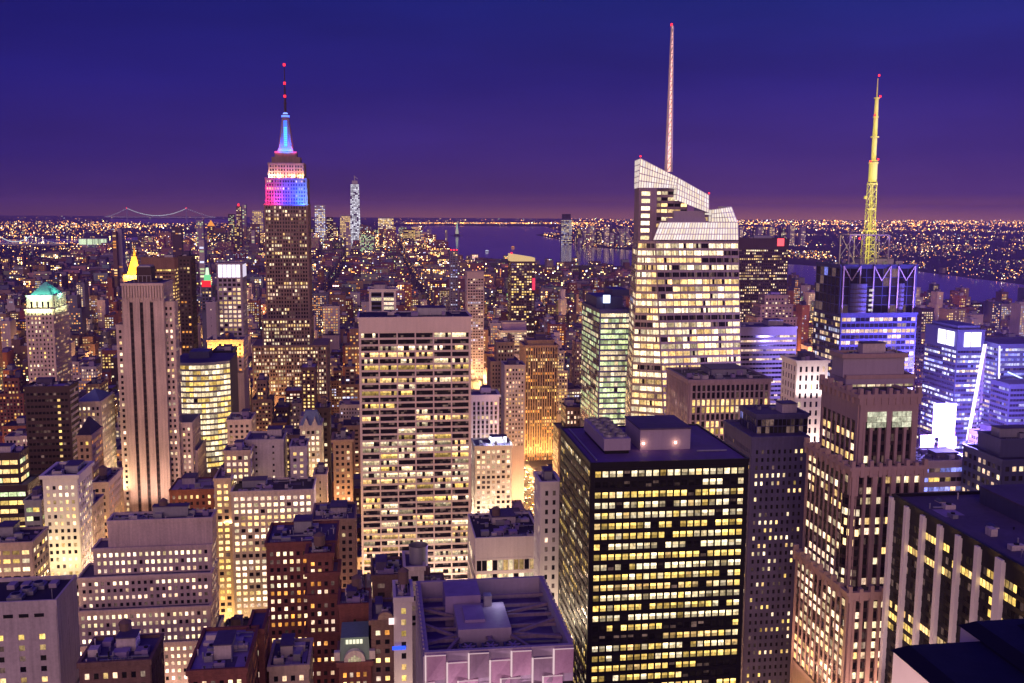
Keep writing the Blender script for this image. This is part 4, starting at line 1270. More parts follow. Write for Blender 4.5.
bld('stepped_building', 'wide pink grey stone building stepping up in terraces, every row of small windows lit', 'office building',
    [(74, 214, 645, 430, 27), (77, 210, 610, 433, 23), (78, 211, 577, 437, 18, dict(lit=.7)), (93, 211, 548, 442, 13), (108, 211.5, 521, 444, 11, dict(plain=True))],
    SB, mats=('limestone', 'frame', 'frame'), pb=683, seed=51, clut=9, roof='roof', up=(3200, (1, .60, .42), 30))
t = bld('brick_building', 'low dark brick building with violet roof sheds at the bottom, left of the blue roof', 'brick building',
        [(79, 150, 664, 300, 18)], dict(PUNCH, lit=.3), mats=('brown', 'frame', 'frame'), pb=683, seed=52, clut=9, tank=1)
t = bld('brick_building', 'low building with a big blue violet roof of vents and ducts at the bottom', 'brick building',
        [(188, 246, 672, 290, 30)], dict(PUNCH, lit=.4, k=1.2), mats=('red', 'frame', 'frame'), pb=683, seed=53, clut=12, roof='roofpale', tank=0)
bld('brick_building', 'narrow wine red brick building right beside the blue violet roof', 'brick building',
    [(248, 263, 632, 318, 16)], dict(PUNCH, lit=.4), mats=('red', 'frame', 'frame'), pb=683, seed=54, clut=2)
bld('brick_building', 'small cream fronted house at the bottom under the red brick apartment block', 'brick building',
    [(269, 308, 668, 320, 20)], dict(PUNCH, lit=.5, k=.9), mats=('buff', 'frame', 'frame'), pb=683, seed=55, clut=6)
RB = S(bay=2.6, floor=3.35, ww=.5, wh=.52, pd=.22, sd=.2, corner=.8, top=2, lit=.68, fc=.1, k=1.3, pal=('warm', 'pink', 'white', 'orange'))
bld('brick_building', 'big red brick apartment block with many warm windows and violet flat roof', 'apartment block',
    [(266, 336, 544, 400, 26)], RB, mats=('red', 'red', 'frame'), pb=660, seed=56, clut=9, cornice=.4)
bld('brick_building', 'taller narrow red brick wing with stone string courses, in front of the big red block', 'apartment block',
    [(306, 338, 664, 384, 15, dict(lit=.7)), (306.5, 338, 634, 384.6, 14), (307, 338, 596, 385, 13.5), (307, 338, 574, 385.4, 13), (307, 332, 555, 386, 10)], RB, mats=('red', 'white', 'frame'), pb=683, seed=57, clut=4, cornice=.8, up=(700, (1, .45, .35), 40))
bld('office_building', 'buff block with stone bands and roof full of equipment beside the broad white slab', 'office building',
    [(312, 355, 521, 480, 28)], dict(PUNCH, lit=.12, k=.9, bay=3.2), mats=('tan', 'frame', 'frame'), pb=590, seed=58, clut=14, up=(1500, (1, .5, .3), 40))
LIT = dict(PUNCH_B, bay=3.5, floor=3.7, ww=.62, wh=.58, lit=.94, dk=.02)
t = bld('office_building', 'bright cream office block with large glowing windows before a blank grey wall', 'office building',
    [(231, 313, 492, 560, 26)], LIT, mats=('pale', 'frame', 'frame'), pb=640, seed=59, clut=12, roof='roofdark', up=(5500, (1, .58, .25), 56))
t2 = bld('office_building', 'blank pink grey bulkhead building rising behind the bright cream office block', 'office building',
    [(246, 283, 441, 595, 22)], S(bay=12, floor=3.7, ww=.12, wh=.4, lit=.3, k=.8), mats=('concrete', 'concrete', 'frame'), pb=500, seed=60, clut=3)
bld('office_building', 'cream wing with glowing windows left of the blank pink grey wall', 'office building',
    [(224, 250, 452, 580, 14), ], LIT, mats=('buff', 'frame', 'frame'), pb=500, seed=61, clut=3, up=(2500, (1, .6, .3), 24))
bld('office_building', 'lowest golden lit block at the left foot of the bright cream offices', 'office building',
    [(214, 230.5, 480, 568, 30)], dict(LIT, pal=('yellow', 'warm')), mats=('buff', 'frame', 'frame'), pb=640, seed=62, clut=2, up=(6000, (1, .58, .2), 40))
bld('office_building', 'pink grey block with a few glowing windows right of the blank bulkhead', 'office building',
    [(290, 306, 448, 590, 20)], dict(PUNCH, lit=.6, bay=4), mats=('concrete', 'frame', 'frame'), pb=495, seed=63, clut=3)
bld('office_building', 'small plain golden yellow wall with a violet roof beside the bright cream offices', 'office building',
    [(314, 326, 476, 585, 16)], S(bay=9, floor=4, ww=.15, wh=.4, lit=.2), mats=('buff', 'buff', 'frame'), pb=520, seed=64, clut=1, up=(3000, (1, .58, .12), 26))
t = bld('ornate_building', 'cream gabled building with dark pointed roof, glowing windows, behind the golden wall', 'ornate building',
        [(300, 321, 427, 640, 22)], dict(LIT, bay=3.2), mats=('pale', 'frame', 'frame'), pb=475, seed=65, clut=0, up=(4000, (1, .62, .28), 36))
x0, x1, y0, y1, _, zt, _ = t['boxes'][0]
mb = MB()
mb.hexa([(x0, y0 + 1, zt), (x1, y0 + 1, zt), (x1, y1, zt), (x0, y1, zt), (x0 + 3, y0 + 9, zt + 9), (x1 - 3, y0 + 9, zt + 9), (x1 - 3, y0 + 12, zt + 9), (x0 + 3, y0 + 12, zt + 9)])
mb.build('pitched_roof', 'slate', t['root'])
for k in (.3, .7):
    xx = x0 + (x1 - x0) * k
    mb = MB(); mb.poly([(xx - 2.4, y0 - .5, zt), (xx + 2.4, y0 - .5, zt), (xx, y0 - .5, zt + 6)]); mb.poly([(xx - 2.4, y0 - .5, zt), (xx, y0 - .5, zt + 6), (xx, y0 + 8, zt + 6), (xx - 2.4, y0 + 8, zt)]); mb.poly([(xx + 2.4, y0 - .5, zt), (xx + 2.4, y0 + 8, zt), (xx, y0 + 8, zt + 6), (xx, y0 - .5, zt + 6)]); mb.build('gable', 'pale', t['root'])
bld('office_building', 'thin dark block edged by one bright column of windows, behind the cream gables', 'office building',
    [(316, 329, 409, 680, 20)], S(bay=4.5, floor=3.6, ww=.5, wh=.55, lit=.45, k=1.5, pal=('white', 'pink')), mats=('bronze', 'frame', 'frame'), pb=460, seed=66, clut=2)
t = bld('ornate_building', 'narrow pink brick building with an arcaded top floor and cornice near the white slab', 'ornate building',
        [(333, 352, 441, 610, 20)], dict(PUNCH, bay=3.1, lit=.45, k=1.0, top=1.5), mats=('tan', 'frame', 'frame'), pb=492, seed=67, clut=5, cornice=1.1, up=(2500, (1, .5, .25), 34))
bld('office_building', 'cream block with one bright top row of windows below the curved glass tower', 'office building',
    [(227, 251, 421, 680, 24)], dict(PUNCH, bay=3.6, lit=.35, k=1.1), mats=('limestone', 'frame', 'frame'), pb=455, seed=68, clut=4, up=(2500, (1, .58, .25), 26))

# curved glass tower
V = 730
root = thing('glass_tower', 'curved glass tower glowing pale yellow on every floor beside the striped stone tower', 'glass tower', (at(200, 400, V)[0], V + 20, 0))
mb = MB(); cells = []; rng = random.Random(71)
cx_ = at(199, 361, V)[0]; zt = at(200, 362, V)[1]
rad = 32
pts = []
for i in range(9):
    a = math.pi * (1.32 + .43 * i / 8)
    pts.append((cx_ + rad * math.cos(a) - 2, V + 28 + rad * math.sin(a)))
for i in range(8):
    p, q = pts[i], pts[i + 1]
    mb.quad((*p, 0), (*q, 0), (*q, zt), (*p, zt), 2)
    facade(mb, cells, (*p, 0), (*q, 0), (*p, zt), (*q, zt), S(nb=2, floor=4.0, ww=.94, wh=.66, pd=.08, sd=.22, corner=.02, top=1.2, lit=1.0, fc=.02, k=1.1, pal=('white', 'white', 'yellow'), dk=0, pl=1, panes=(1, 1)), rng, at(200, 470, V)[1])
bk0, bk1 = (pts[0][0], V + 45), (pts[-1][0], V + 45)
for p, q in ((pts[-1], bk1), (bk1, bk0), (bk0, pts[0])):
    mb.quad((*p, 0), (*q, 0), (*q, zt), (*p, zt), 2)
mb.build('wall', ['paleframe', 'steel', 'frame'], root)
q = MB(); q.poly([(*p, zt) for p in pts + [bk1, bk0]]); q.build('roof', 'roof', root)
q = MB(); q.box(cx_ - 10, cx_ + 4, V + 18, V + 36, zt, zt + 5); q.build('penthouse', 'bluesteel', root)
put_windows(root, cells)
HERO.append((cx_ - 26, cx_ + 24, V - 6, V + 46, 178, 222, 460, 368))
bld('office_tower', 'very dark slab edged with short bright ribbon windows right of the curved glass tower', 'office tower',
    [(213, 232, 352, 785, 26)], S(bay=4, floor=3.8, ww=.8, wh=.5, lit=.12, fc=.1, runs=(1, 2), k=1.1, pal=('yellow', 'white')), mats=('dark', 'dark', 'dark'), pb=440, seed=72, clut=3, tank=0)
t = bld('office_building', 'low block with a glowing orange floodlit top storey and dark hat roof', 'office building',
        [(207, 243, 341, 900, 30)], dict(PUNCH, bay=4, lit=.5, k=1.2, pal=('orange', 'yellow')), mats=('buff', 'frame', 'frame'), pb=360, seed=73, clut=3)
x0, x1, y0, y1, _, zt, _ = t['boxes'][0]
for k in range(5):
    flood(t['root'], (x0 + (x1 - x0) * (k + .5) / 5, y0 - 6, zt - 11), (x0 + (x1 - x0) * (k + .5) / 5, y0, zt - 3), 5200, (1, .42, .06), (4, 1.5))
# white lantern tower
t = bld('office_tower', 'slim lilac tower with five bright white lantern panels at its top', 'office tower',
        [(216.5, 241.5, 264, 1000, 30)], S(nb=5, floor=4.4, ww=.70, wh=.6, pd=.6, sd=.2, corner=1.0, top=13.5, lit=.8, k=.85, pal=('pink', 'warm', 'white'), side=dict(bay=6)), mats=('lilac', 'lilac', 'frame'), pb=340, seed=74, clut=0)
x0, x1, y0, y1, _, zt, _ = t['boxes'][0]
for i in range(5):
    xa = x0 + 1.2 + (x1 - x0 - 2.4) * i / 5
    q = MB(); q.box(xa + .35, xa + (x1 - x0 - 2.4) / 5 - .35, y0 - 1.0, y0 - .7, zt - 13, zt - .6, 0, (1.5, 1.35, 1.6)); q.build('lantern_panel', 'farglow', t['root'])
for i in range(3):
    ya = y0 + 2 + i * 9
    q = MB(); q.box(x1 + .7, x1 + 1.0, ya, ya + 7.5, zt - 13, zt - .6, 0, (.8, .7, .9)); q.build('lantern_panel', 'farglow', t['root'])
bld('office_building', 'plain grey windowless slab attached left of the lantern topped tower', 'office building',
    [(206, 215.5, 303, 985, 22)], S(bay=9, floor=8, ww=.05, wh=.2, lit=0), mats=('lilac', 'lilac', 'lilac'), pb=340, seed=75, clut=1, tank=0)
bld('office_tower', 'thin dark tower with red roof beacons between the striped tower and grey slab', 'office tower',
    [(178, 190.5, 257, 1010, 24)], S(bay=3, floor=3.7, ww=.6, wh=.5, lit=.13, k=1, pal=('warm', 'orange')), mats=('bronze', 'bronze', 'dark'), pb=350, seed=76, clut=2, tank=0)
t = bld('office_tower', 'green lit top dark block with a red illuminated sign box far left of lantern tower', 'office tower',
    [(201, 212, 286, 1150, 22)], S(bay=3, floor=3.7, ww=.6, wh=.5, lit=.2, k=1), mats=('bluesteel', 'bronze', 'dark'), pb=303, seed=77, clut=0)
x0, x1, y0, y1, _, zt, _ = t['boxes'][0]
q = MB(); q.box(x0 + 1, x1 - 1, y0 - 1, y0 - .5, zt - 1, zt + 6, 0, (1.6, .03, .05)); q.build('red_sign', 'farglow', t['root'])
q = MB(); q.cyl((x0 + x1) / 2, y0 + 8, zt, zt + 12, 4.5, 3.5, g=(.22, .8, .35)); q.cyl((x0 + x1) / 2, y0 + 8, zt + 12, zt + 20, 2.2, 1.4, g=(.9, 1.2, .8)); q.build('lit_cupola', 'farglow', t['root'])
bld('office_tower', 'brown topped slab tower with long bright rows of windows behind the striped tower', 'office tower',
    [(141, 174, 258, 1600, 30)], S(bay=4.5, floor=5.2, ww=.85, wh=.5, lit=.75, fc=.2, runs=(2, 3, 5), k=1.1, top=16, pal=('warm', 'yellow'), big=0), mats=('brown', 'bronze', 'dark'), pb=330, seed=78, clut=2, tank=0)
V = 1800
root = thing('gilded_tower', 'tower ending in a golden floodlit pyramid behind the striped stone tower', 'tower', (at(133, 270, V)[0], V + 12, 0))
x0, zb_ = at(126.5, 275, V); x1, _ = at(140, 275, V); apz = at(133.5, 247, V)[1]
mb = MB(); mb.box(x0 - 6, x1 + 6, V, V + 34, 0, zb_); mb.build('shaft', 'buff', root)
mb = MB(); mb.frustum(x0, x1, V + 4, V + 27, zb_, zb_ + (apz - zb_) * .66, .33); xm = (x0 + x1) / 2
mb.cyl(xm, V + 15, zb_ + (apz - zb_) * .66, zb_ + (apz - zb_) * .8, 2.6, 2.2, 8); mb.cyl(xm, V + 15, zb_ + (apz - zb_) * .8, apz, 1.8, .2, 8); mb.build('pyramid_roof', 'gold', root)
for k in (.1, .5, .9):
    flood(root, (x0 + (x1 - x0) * k, V - 12, zb_ - 3), (x0 + (x1 - x0) * .5, V + 10, zb_ + 22), 42000, (1, .50, .06), (5, 2))
flood(root, (xm, V - 6, zb_ + 22), (xm, V + 14, apz - 4), 14000, (1, .66, .15), (4, 2))
HERO.append((x0 - 8, x1 + 8, V, V + 34, 128, 141, 275, 262))

# ------------------------------------------------------------------ bottom centre: violet roofed building
V = 220
root = thing('office_building', 'building with an open violet roof deck, steel ribs and raised plant, folded pink glass front', 'office building', (at(500, 650, V)[0], V + 22, 0))
xa, za = at(424.5, 652, V); xb, zb_ = at(573.5, 645, V); zt = (za + zb_) / 2
dpt = 45
mb = MB(); mb.box(xa + .3, xb - .3, V + .3, V + dpt - .3, 0, zt - 6.5, 1)
for q in ((xa, xb, V, V + 1.0), (xa, xb, V + dpt - 1, V + dpt), (xa, xa + 1.0, V + 1, V + dpt - 1), (xb - 1, xb, V + 1, V + dpt - 1)):
    mb.box(*q, zt - 9, zt, 0)
wl_ = mb.build('wall', ['lilac', 'dark'], root)
rng = random.Random(81)
cells = []; mb = MB()
facade(mb, cells, (xa, V + dpt, 0), (xa, V, 0), (xa, V + dpt, zt - 1), (xa, V, zt - 1), S(bay=2.6, floor=3.8, ww=.4, wh=.5, pd=.3, sd=.25, lit=.2, top=5, k=.9), rng, zt - 40)
mb.build('side_wall', ['lilac', 'lilac'], root)
put_windows(root, cells)
mb = MB(); mb.quad((xa + 1, V + 1, zt - 5.9), (xb - 1, V + 1, zt - 5.9), (xb - 1, V + dpt - 1, zt - 5.9), (xa + 1, V + dpt - 1, zt - 5.9)); mb.build('roof', 'deck', root)
M['pinkglass'] = wall_mat('frosted_pink_panel', (.40, .26, .34), rough=.28, var=.12)
W = xb - xa; npan = 6
npan = 7
for row in range(3):          # folded front: tall panels stepping up and down, strip lights in the folds
    for i in range(npan):
        sh_ = .5 * W / npan if row % 2 else 0
        p0 = xa + W * i / npan - sh_; p1 = min(xb, p0 + W / npan); p0 = max(xa, p0)
        ztop = zt - .4 - row * 6.6 - (2.0 if i % 2 else 0)
        zbt = zt - .4 - (row + 1) * 6.6 - (2.0 if i % 2 else 0) + .25
        up = (i + row) % 2 == 0
        q = MB(); q.hexa([(p0 + .4, V - (.9 if up else .3), zbt), (p1 - .1, V - (.3 if up else .9), zbt), (p1 - .1, V + .05, zbt), (p0 + .4, V + .05, zbt),
                          (p0 + .4, V - (.4 if up else .9), ztop), (p1 - .1, V - (.9 if up else .4), ztop), (p1 - .1, V + .05, ztop), (p0 + .4, V + .05, ztop)])
        pn = q.build('front_panel', ('pinkglass', 'mauve', 'pinkglass')[(i * 5 + row * 2) % 3], root)
        q = MB(); q.box(p0 + .02, p0 + .36, V - 1.0, V - .3, zbt, ztop - .2, 0, (.8, .56, .6)); q.box(p0 + .36, p1 - .12, V - 1.0, V - .93, ztop - .22, ztop, 0, (.6, .4, .45)); q.build('strip_light', 'farglow', pn)
flood(root, (xa + W * .3, V - 7, zt - 16), (xa + W * .3, V, zt - 4), 1500, (1, .62, .80), (10, 1)); flood(root, (xa + W * .75, V - 7, zt - 16), (xa + W * .75, V, zt - 4), 1500, (1, .62, .80), (10, 1))
for i in range(6):            # deep steel ribs across the deck
    yy = V + 5 + i * 6.6
    mb = MB(); mb.box(xa + 1, xb - 1, yy - .3, yy + .3, zt - 3.0, zt - 2.2); mb.build('roof_rib', 'mauve', root)
pa = at(458, 600, V + 12)[0]; pb_ = at(511, 600, V + 12)[0]
mb = MB(); mb.box(pa, pb_, V + 11, V + 27, zt - 6, zt + .2); mb.box(pa + 2, pb_ - 6, V + 15, V + 24, zt + .2, zt + .9, 1); mb.build('plant_room', ['lilac', 'roofpale'], root)
mb = MB(); mb.box(pa - 2, pa + (pb_ - pa) * .55, V + 27.5, V + 38, zt - 6, zt + 2.2); mb.build('plant_room', 'roofpale', root)
mb = MB(); mb.box(pa + (pb_ - pa) * .6, pa + (pb_ - pa) * .75, V + 24.5, V + 27, zt + .2, zt + 3.0); mb.build('cooling_unit', 'steel', root)
for a_, b_ in (((xa + 1, V + 9), (pa, V + 14)), ((xa + 1, V + 20), (pa, V + 13)), ((xa + 1, V + 30), (pa, V + 26)), ((xb - 1, V + 9), (pb_, V + 14)), ((xb - 1, V + 20), (pb_, V + 13)), ((xb - 1, V + 30), (pb_, V + 26)), ((pa, V + 11), (pa - 5, V + 1)), ((pb_, V + 11), (pb_ + 6, V + 1)), ((pa + 8, V + 11), (pa + 5, V + 1)), ((pb_ - 6, V + 11), (pb_ - 2, V + 1))):
    q = MB(); q.bar((*a_, zt - 2.0), (*b_, zt - 2.6), .75); q.build('roof_truss', 'mauve', root)
for i in range(3):
    fx = pa + 2 + i * 5.4
    q = MB(); q.box(fx - 2.1, fx + 2.1, V + 3.0, V + 8, zt - 6, zt - 2.0); q.cyl(fx, V + 5.5, zt - 2.0, zt - 1.3, 1.8, n=18, cap=False)
    for k in range(6):
        a = k * math.pi / 3
        q.bar((fx, V + 5.5, zt - 1.7), (fx + 1.7 * math.cos(a), V + 5.5 + 1.7 * math.sin(a), zt - 1.6), .3, 1)
    q.build('roof_fan', ['bluesteel', 'roofpale'], root)
for k in range(4):
    q = MB(); xx = xa + 1.5 if k % 2 == 0 else xb - 1.5; yy = V + 8 + (k // 2) * 20
    q.bar((xx, yy, zt - 2.5), (pa if k % 2 == 0 else pb_, yy + 6, zt - 5), .4); q.build('roof_strut', 'steel', root)
for k in range(18):
    for ea_, eb_ in ((xa - .25, xa + .1), (xb - .1, xb + .25)):
        q = MB(); q.box(ea_, eb_, V + 1.5 + k * 2.4, V + 2.6 + k * 2.4, zt, zt + .5); q.build('edge_bracket', 'lilac', root)
bulb(root, (pb_ - 1.5, V + 25, zt + 3.2), 500, (.75, .72, 1), .5)
HERO.append((xa - 1, xb + 1, V - 2, V + dpt + 1, 424, 565, 683, 600))

t = bld('office_tower', 'slim white tower with tiny windows and a small blue lit ledge at the bottom centre', 'office tower',
        [(395, 412, 600, 300, 14)], dict(PUNCH, bay=3.0, ww=.4, lit=.4, k=1.1, pal=('yellow', 'warm')), mats=('white', 'frame', 'frame'), pb=683, seed=82, clut=5, up=(1300, (1, .7, .5), 30))
x0, x1, y0, y1, _, zt, _ = t['boxes'][0]
zz = at(400, 650, 299)[1]
q = MB(); q.box(x0 - 1.0, x0 + 3.2, y0 - .9, y0 - .3, zz, zz + 1.0, 0, (.05, .15, 1.6)); q.build('blue_lamp_box', 'farglow', t['root'])
q = MB(); zz = at(390, 625, 299)[1]; q.box(x0 - 2.0, x0 - .3, y0 - .8, y0 - .4, zz, zz + 2.0, 0, (1.5, 1.1, 1.1)); q.build('lamp_box', 'farglow', t['root'])
t = bld('office_building', 'white block carrying a large round open topped water tank of grey steel', 'office building',
        [(405, 424, 569, 345, 16)], dict(PUNCH, bay=4, lit=.1), mats=('pale', 'frame', 'frame'), pb=600, seed=83, clut=0)
x0, x1, y0, y1, _, zt, _ = t['boxes'][0]
tx, _ = at(418.5, 560, 352)
mb = MB(); mb.cyl(tx, 352, zt - 1, at(418, 545, 352)[1], 3.4, n=28, cap=False); tzt = at(418, 545, 352)[1]
mb.cyl(tx, 352, tzt - 2.2, tzt - 2.1, 3.3, n=28, m=1); mb.cyl(tx, 352, tzt - .4, tzt + .1, 3.55, n=28, cap=False)
mb.build('round_tank', ['steel', 'dark'], t['root'], smooth=False)
bld('brick_building', 'dark brown brick block with a low pediment left of the round water tank', 'brick building',
    [(372, 404, 577, 390, 20)], dict(PUNCH, bay=5, lit=.1), mats=('brown', 'frame', 'frame'), pb=610, seed=84, clut=8)
t = bld('ornate_building', 'red house with a green mansard top floor and an arched cream dormer window', 'ornate building',
        [(339, 370.5, 664, 330, 16)], dict(RB, lit=.6), mats=('red', 'frame', 'frame'), pb=683, seed=85, clut=0, cornice=.8)
x0, x1, y0, y1, _, zt, _ = t['boxes'][0]
mb = MB(); mb.hexa([(x0, y0, zt), (x1, y0, zt), (x1, y1, zt), (x0, y1, zt), (x0 + .6, y0 + 2.6, zt + 8.5), (x1 - .6, y0 + 2.6, zt + 8.5), (x1 - .6, y1, zt + 8.5), (x0 + .6, y1, zt + 8.5)]); mb.build('mansard_roof', 'mansard', t['root'])
xm = (x0 + x1) / 2
mb = MB(); n = 14
arc = [(xm + 3.6 * math.cos(math.pi * k / n), zt + 1.5 + 3.6 * math.sin(math.pi * k / n)) for k in range(n + 1)]
fr_ = [(xm + 3.6, zt)] + arc + [(xm - 3.6, zt)]
mb.poly([(a, y0 - .6, b) for a, b in reversed(fr_)][::-1])
for (a, b), (c, d) in zip(fr_[:-1], fr_[1:]):
    mb.quad((a, y0 - .6, b), (a, y0 + 2.5, b), (c, y0 + 2.5, d), (c, y0 - .6, d))
dm = mb.build('arched_dormer', 'pale', t['root'])
mb = MB()
for k in range(-2, 3):
    h = 2.4 - abs(k) * .5
    mb.quad((xm + k * .9 - .35, y0 - .64, zt + .8), (xm + k * .9 + .35, y0 - .64, zt + .8), (xm + k * .9 + .35, y0 - .64, zt + 1 + h), (xm + k * .9 - .35, y0 - .64, zt + 1 + h), 0, (.5, .42, .25))
mb.build('fan_window', 'glass', dm)
for sx_ in (-1, 1):
    q = MB(); q.box(xm + sx_ * 6 - 1.0, xm + sx_ * 6 + 1.0, y0 - .1, y0 + 2.0, zt + 1.5, zt + 4.5); d_ = q.build('dormer', 'pale', t['root'])
q = MB()
for k in range(5):
    q.box(xm - 3 + k * 1.2, xm - 2.1 + k * 1.2, y0 + 1.8, y0 + 2.0, zt + 6.5, zt + 8, 0, (1.2, 1.1, .8))
q.build('attic_window', 'farglow', t['root'])
bld('brick_building', 'plain dark red brick backing wall rising behind the green mansard house', 'brick building',
    [(339, 370, 606, 352, 14)], S(bay=9, floor=8, ww=.1, wh=.3, lit=.1), mats=('red', 'frame', 'frame'), pb=640, seed=86, clut=9, tank=1)
t = bld('ornate_building', 'narrow brown brick house with a curved gable next to the green mansard house', 'ornate building',
        [(371, 394, 622, 332, 18)], dict(RB, lit=.6), mats=('brown', 'frame', 'frame'), pb=683, seed=87, clut=2, cornice=.6)
x0, x1, y0, y1, _, zt, _ = t['boxes'][0]
xm = (x0 + x1) / 2 + 1
mb = MB(); arc = [(xm + 2.6 * math.cos(math.pi * k / 10), zt + 1.4 + 2.4 * math.sin(math.pi * k / 10)) for k in range(11)]
fr_ = [(xm + 2.6, zt)] + arc + [(xm - 2.6, zt)]
mb.poly([(a, y0 - .7, b) for a, b in fr_])
for (a, b), (c, d) in zip(fr_[:-1], fr_[1:]):
    mb.quad((a, y0 - .7, b), (a, y0 + .8, b), (c, y0 + .8, d), (c, y0 - .7, d))
mb.build('curved_gable', 'tan', t['root'])
t = bld('office_building', 'low white building with a blank patterned band over a lit glass floor, cluttered dark roof', 'office building',
        [(475.5, 541, 539, 430, 36)], S(bay=2.4, floor=6.5, ww=.86, wh=.75, pd=.15, sd=.25, corner=.4, top=8.6, lit=.9, k=.9, pal=('white', 'warm'), side=dict(bay=3, lit=.1)), mats=('white', 'whitesteel', 'frame'), pb=580, seed=88, roof='roofdark', clut=26, tank=1, cornice=.1, up=(2600, (1, .66, .45), 22))
bld('office_building', 'slim pale tower with small dark windows wedged against the black tower', 'office building',
    [(541, 560, 484, 364, 14)], dict(PUNCH, bay=2.8, ww=.4, lit=.12), mats=('white', 'frame', 'frame'), pb=600, seed=89, clut=2, tank=0, up=(2200, (1, .75, .5), 40))

# ------------------------------------------------------------------ middle distance, centre
bld('office_tower', 'pale stone block with close vertical piers just right of the broad white slab', 'office building',
    [(471, 499, 396, 760, 22)], dict(PIERS, bay=3.4, lit=.06, k=.8, top=4), mats=('white', 'lilac', 'frame'), pb=448, seed=91, clut=4, up=(4200, (1, .8, .7), 46))
t = bld('ornate_building', 'bright white lower block with glowing windows and white lamps on its blue roof', 'ornate building',
        [(475, 512, 447, 690, 24)], dict(LIT, bay=3.6, lit=.7, k=1.0, pal=('pink', 'white')), mats=('white', 'frame', 'frame'), pb=515, seed=92, clut=5, tank=0, up=(6500, (1, .74, .48), 52))
x0, x1, y0, y1, _, zt, _ = t['boxes'][0]
M['white_lamp'] = lamp_mat('white_lamp', (.8, .88, 1), 9, 'NONE')
for k in (.45, .85):
    q = MB(); q.bar((x0 + (x1 - x0) * k, y0 + 8, zt), (x0 + (x1 - x0) * k, y0 + 8, zt + 4), .3, 1); q.cyl(x0 + (x1 - x0) * k, y0 + 8, zt + 4, zt + 5.2, .9, n=10); q.build('roof_lamp', ['white_lamp', 'steel'], t['root'])
    bulb(t['root'], (x0 + (x1 - x0) * k, y0 + 6.5, zt + 4.6), 7000, (.75, .85, 1), .5)
bld('stepped_building', 'brown pink stepped tower with small setbacks left of the tall ribbed brown tower', 'office tower',
    [(487, 522, 392, 900, 36), (491, 519, 362, 904, 30), (497, 514, 343, 908, 20)], dict(PUNCH, lit=.2, k=.8), mats=('tan', 'frame', 'frame'), pb=420, seed=93, clut=2)
bld('office_building', 'violet block with a grid of pinkish windows just left of the ribbed brown tower', 'office building',
    [(505, 525, 366, 850, 24)], dict(PUNCH_B, lit=.7, k=.9, pal=('pink', 'warm')), mats=('lilac', 'frame', 'frame'), pb=434, seed=94, clut=2)
bld('office_tower', 'brown tower ribbed with close vertical piers and narrow amber windows above the avenue', 'office tower',
    [(525, 558, 346, 1000, 34), (528, 554, 341, 1004, 24, dict(plain=True))], dict(PIERS, bay=2.6, floor=3.6, ww=.5, lit=.5, k=.95, pal=('orange', 'yellow', 'warm')), mats=('tan', 'bronze', 'bronze'), pb=470, seed=95, clut=2, tank=0, up=(3500, (1, .52, .14), 70))
bld('office_building', 'low block with blue violet roof box and pale lit top floors far behind ribbed tower', 'office building',
    [(500, 527, 331, 1350, 30), (503, 526, 323, 1355, 20, dict(plain=True, plainm=1))], dict(BANDS, lit=.7, k=.8), mats=('concrete', 'roofpale', 'frame'), pb=345, seed=96, clut=0)
bld('office_tower', 'white framed block with deep open bays peeking over the broad white slab', 'office building',
    [(369, 396, 290, 930, 26)], S(bay=10, floor=4.2, ww=.82, wh=.66, pd=1.0, sd=.2, corner=1.0, top=2, lit=.4, k=.8, sm=1), mats=('white', 'bluesteel', 'dark'), pb=312, seed=97, clut=2)
t = bld('apartment_tower', 'slender far tower with a sloping gold lit crown and warm windows over low rooftops', 'apartment tower',
    [(511, 535, 262, 1800, 40)], S(bay=4.6, floor=4.6, ww=.7, wh=.55, lit=.48, k=1.2, pal=('warm', 'yellow', 'white'), fc=.05), mats=('bronze', 'bronze', 'dark'), pb=335, seed=98, clut=0)
x0, x1, y0, y1, _, zt, _ = t['boxes'][0]
mb = MB(); zc = at(511, 254, 1800)[1]
mb.hexa([(x0, y0, zt), (x1, y0, zt), (x1, y1, zt), (x0, y1, zt), (x0, y0, zc), (x1, y0, zc - 7), (x1, y1, zc - 7), (x0, y1, zc)], 0, (.75, .50, .22)); mb.build('lit_crown', 'farglow', t['root'])
q = MB(); q.cyl(x0 + 1, y0 + 1, zc, zc + 3, 1.4); q.build('beacon', 'red_lamp', t['root'])
q = MB(); zz = at(532, 290, 1800)[1]; q.box(x1 - 5, x1 + .6, y0 - .8, y0 - .5, zz, zz + 22, 0, (1.0, .05, .12)); q.build('red_lamp_panel', 'farglow', t['root'])
bld('apartment_tower', 'pale blue lit slab tower far behind, left of the gold crowned tower', 'apartment tower',
    [(467, 484, 272, 1500, 26)], S(bay=4, floor=4.4, ww=.7, wh=.5, lit=.4, k=.75, top=9, pal=('white', 'cool', 'pink')), mats=('lilac', 'lilac', 'dark'), pb=400, seed=99, clut=0)
t = bld('apartment_tower', 'dark blue far tower with a row of red beacons on its roof', 'apartment tower',
    [(450, 458, 251, 2300, 26)], S(bay=5, floor=5, ww=.6, wh=.5, lit=.25, k=.8, pal=('blue', 'warm', 'cool')), mats=('bluesteel', 'bluesteel', 'dark'), pb=320, seed=100, clut=0)
x0, x1, y0, y1, _, zt, _ = t['boxes'][0]
for k in range(3):
    q = MB(); q.cyl(x0 + 3 + k * (x1 - x0 - 6) / 2, y0 + 1, zt + 1, zt + 4, 1.6, n=8); q.build('beacon', 'red_lamp', t['root'])

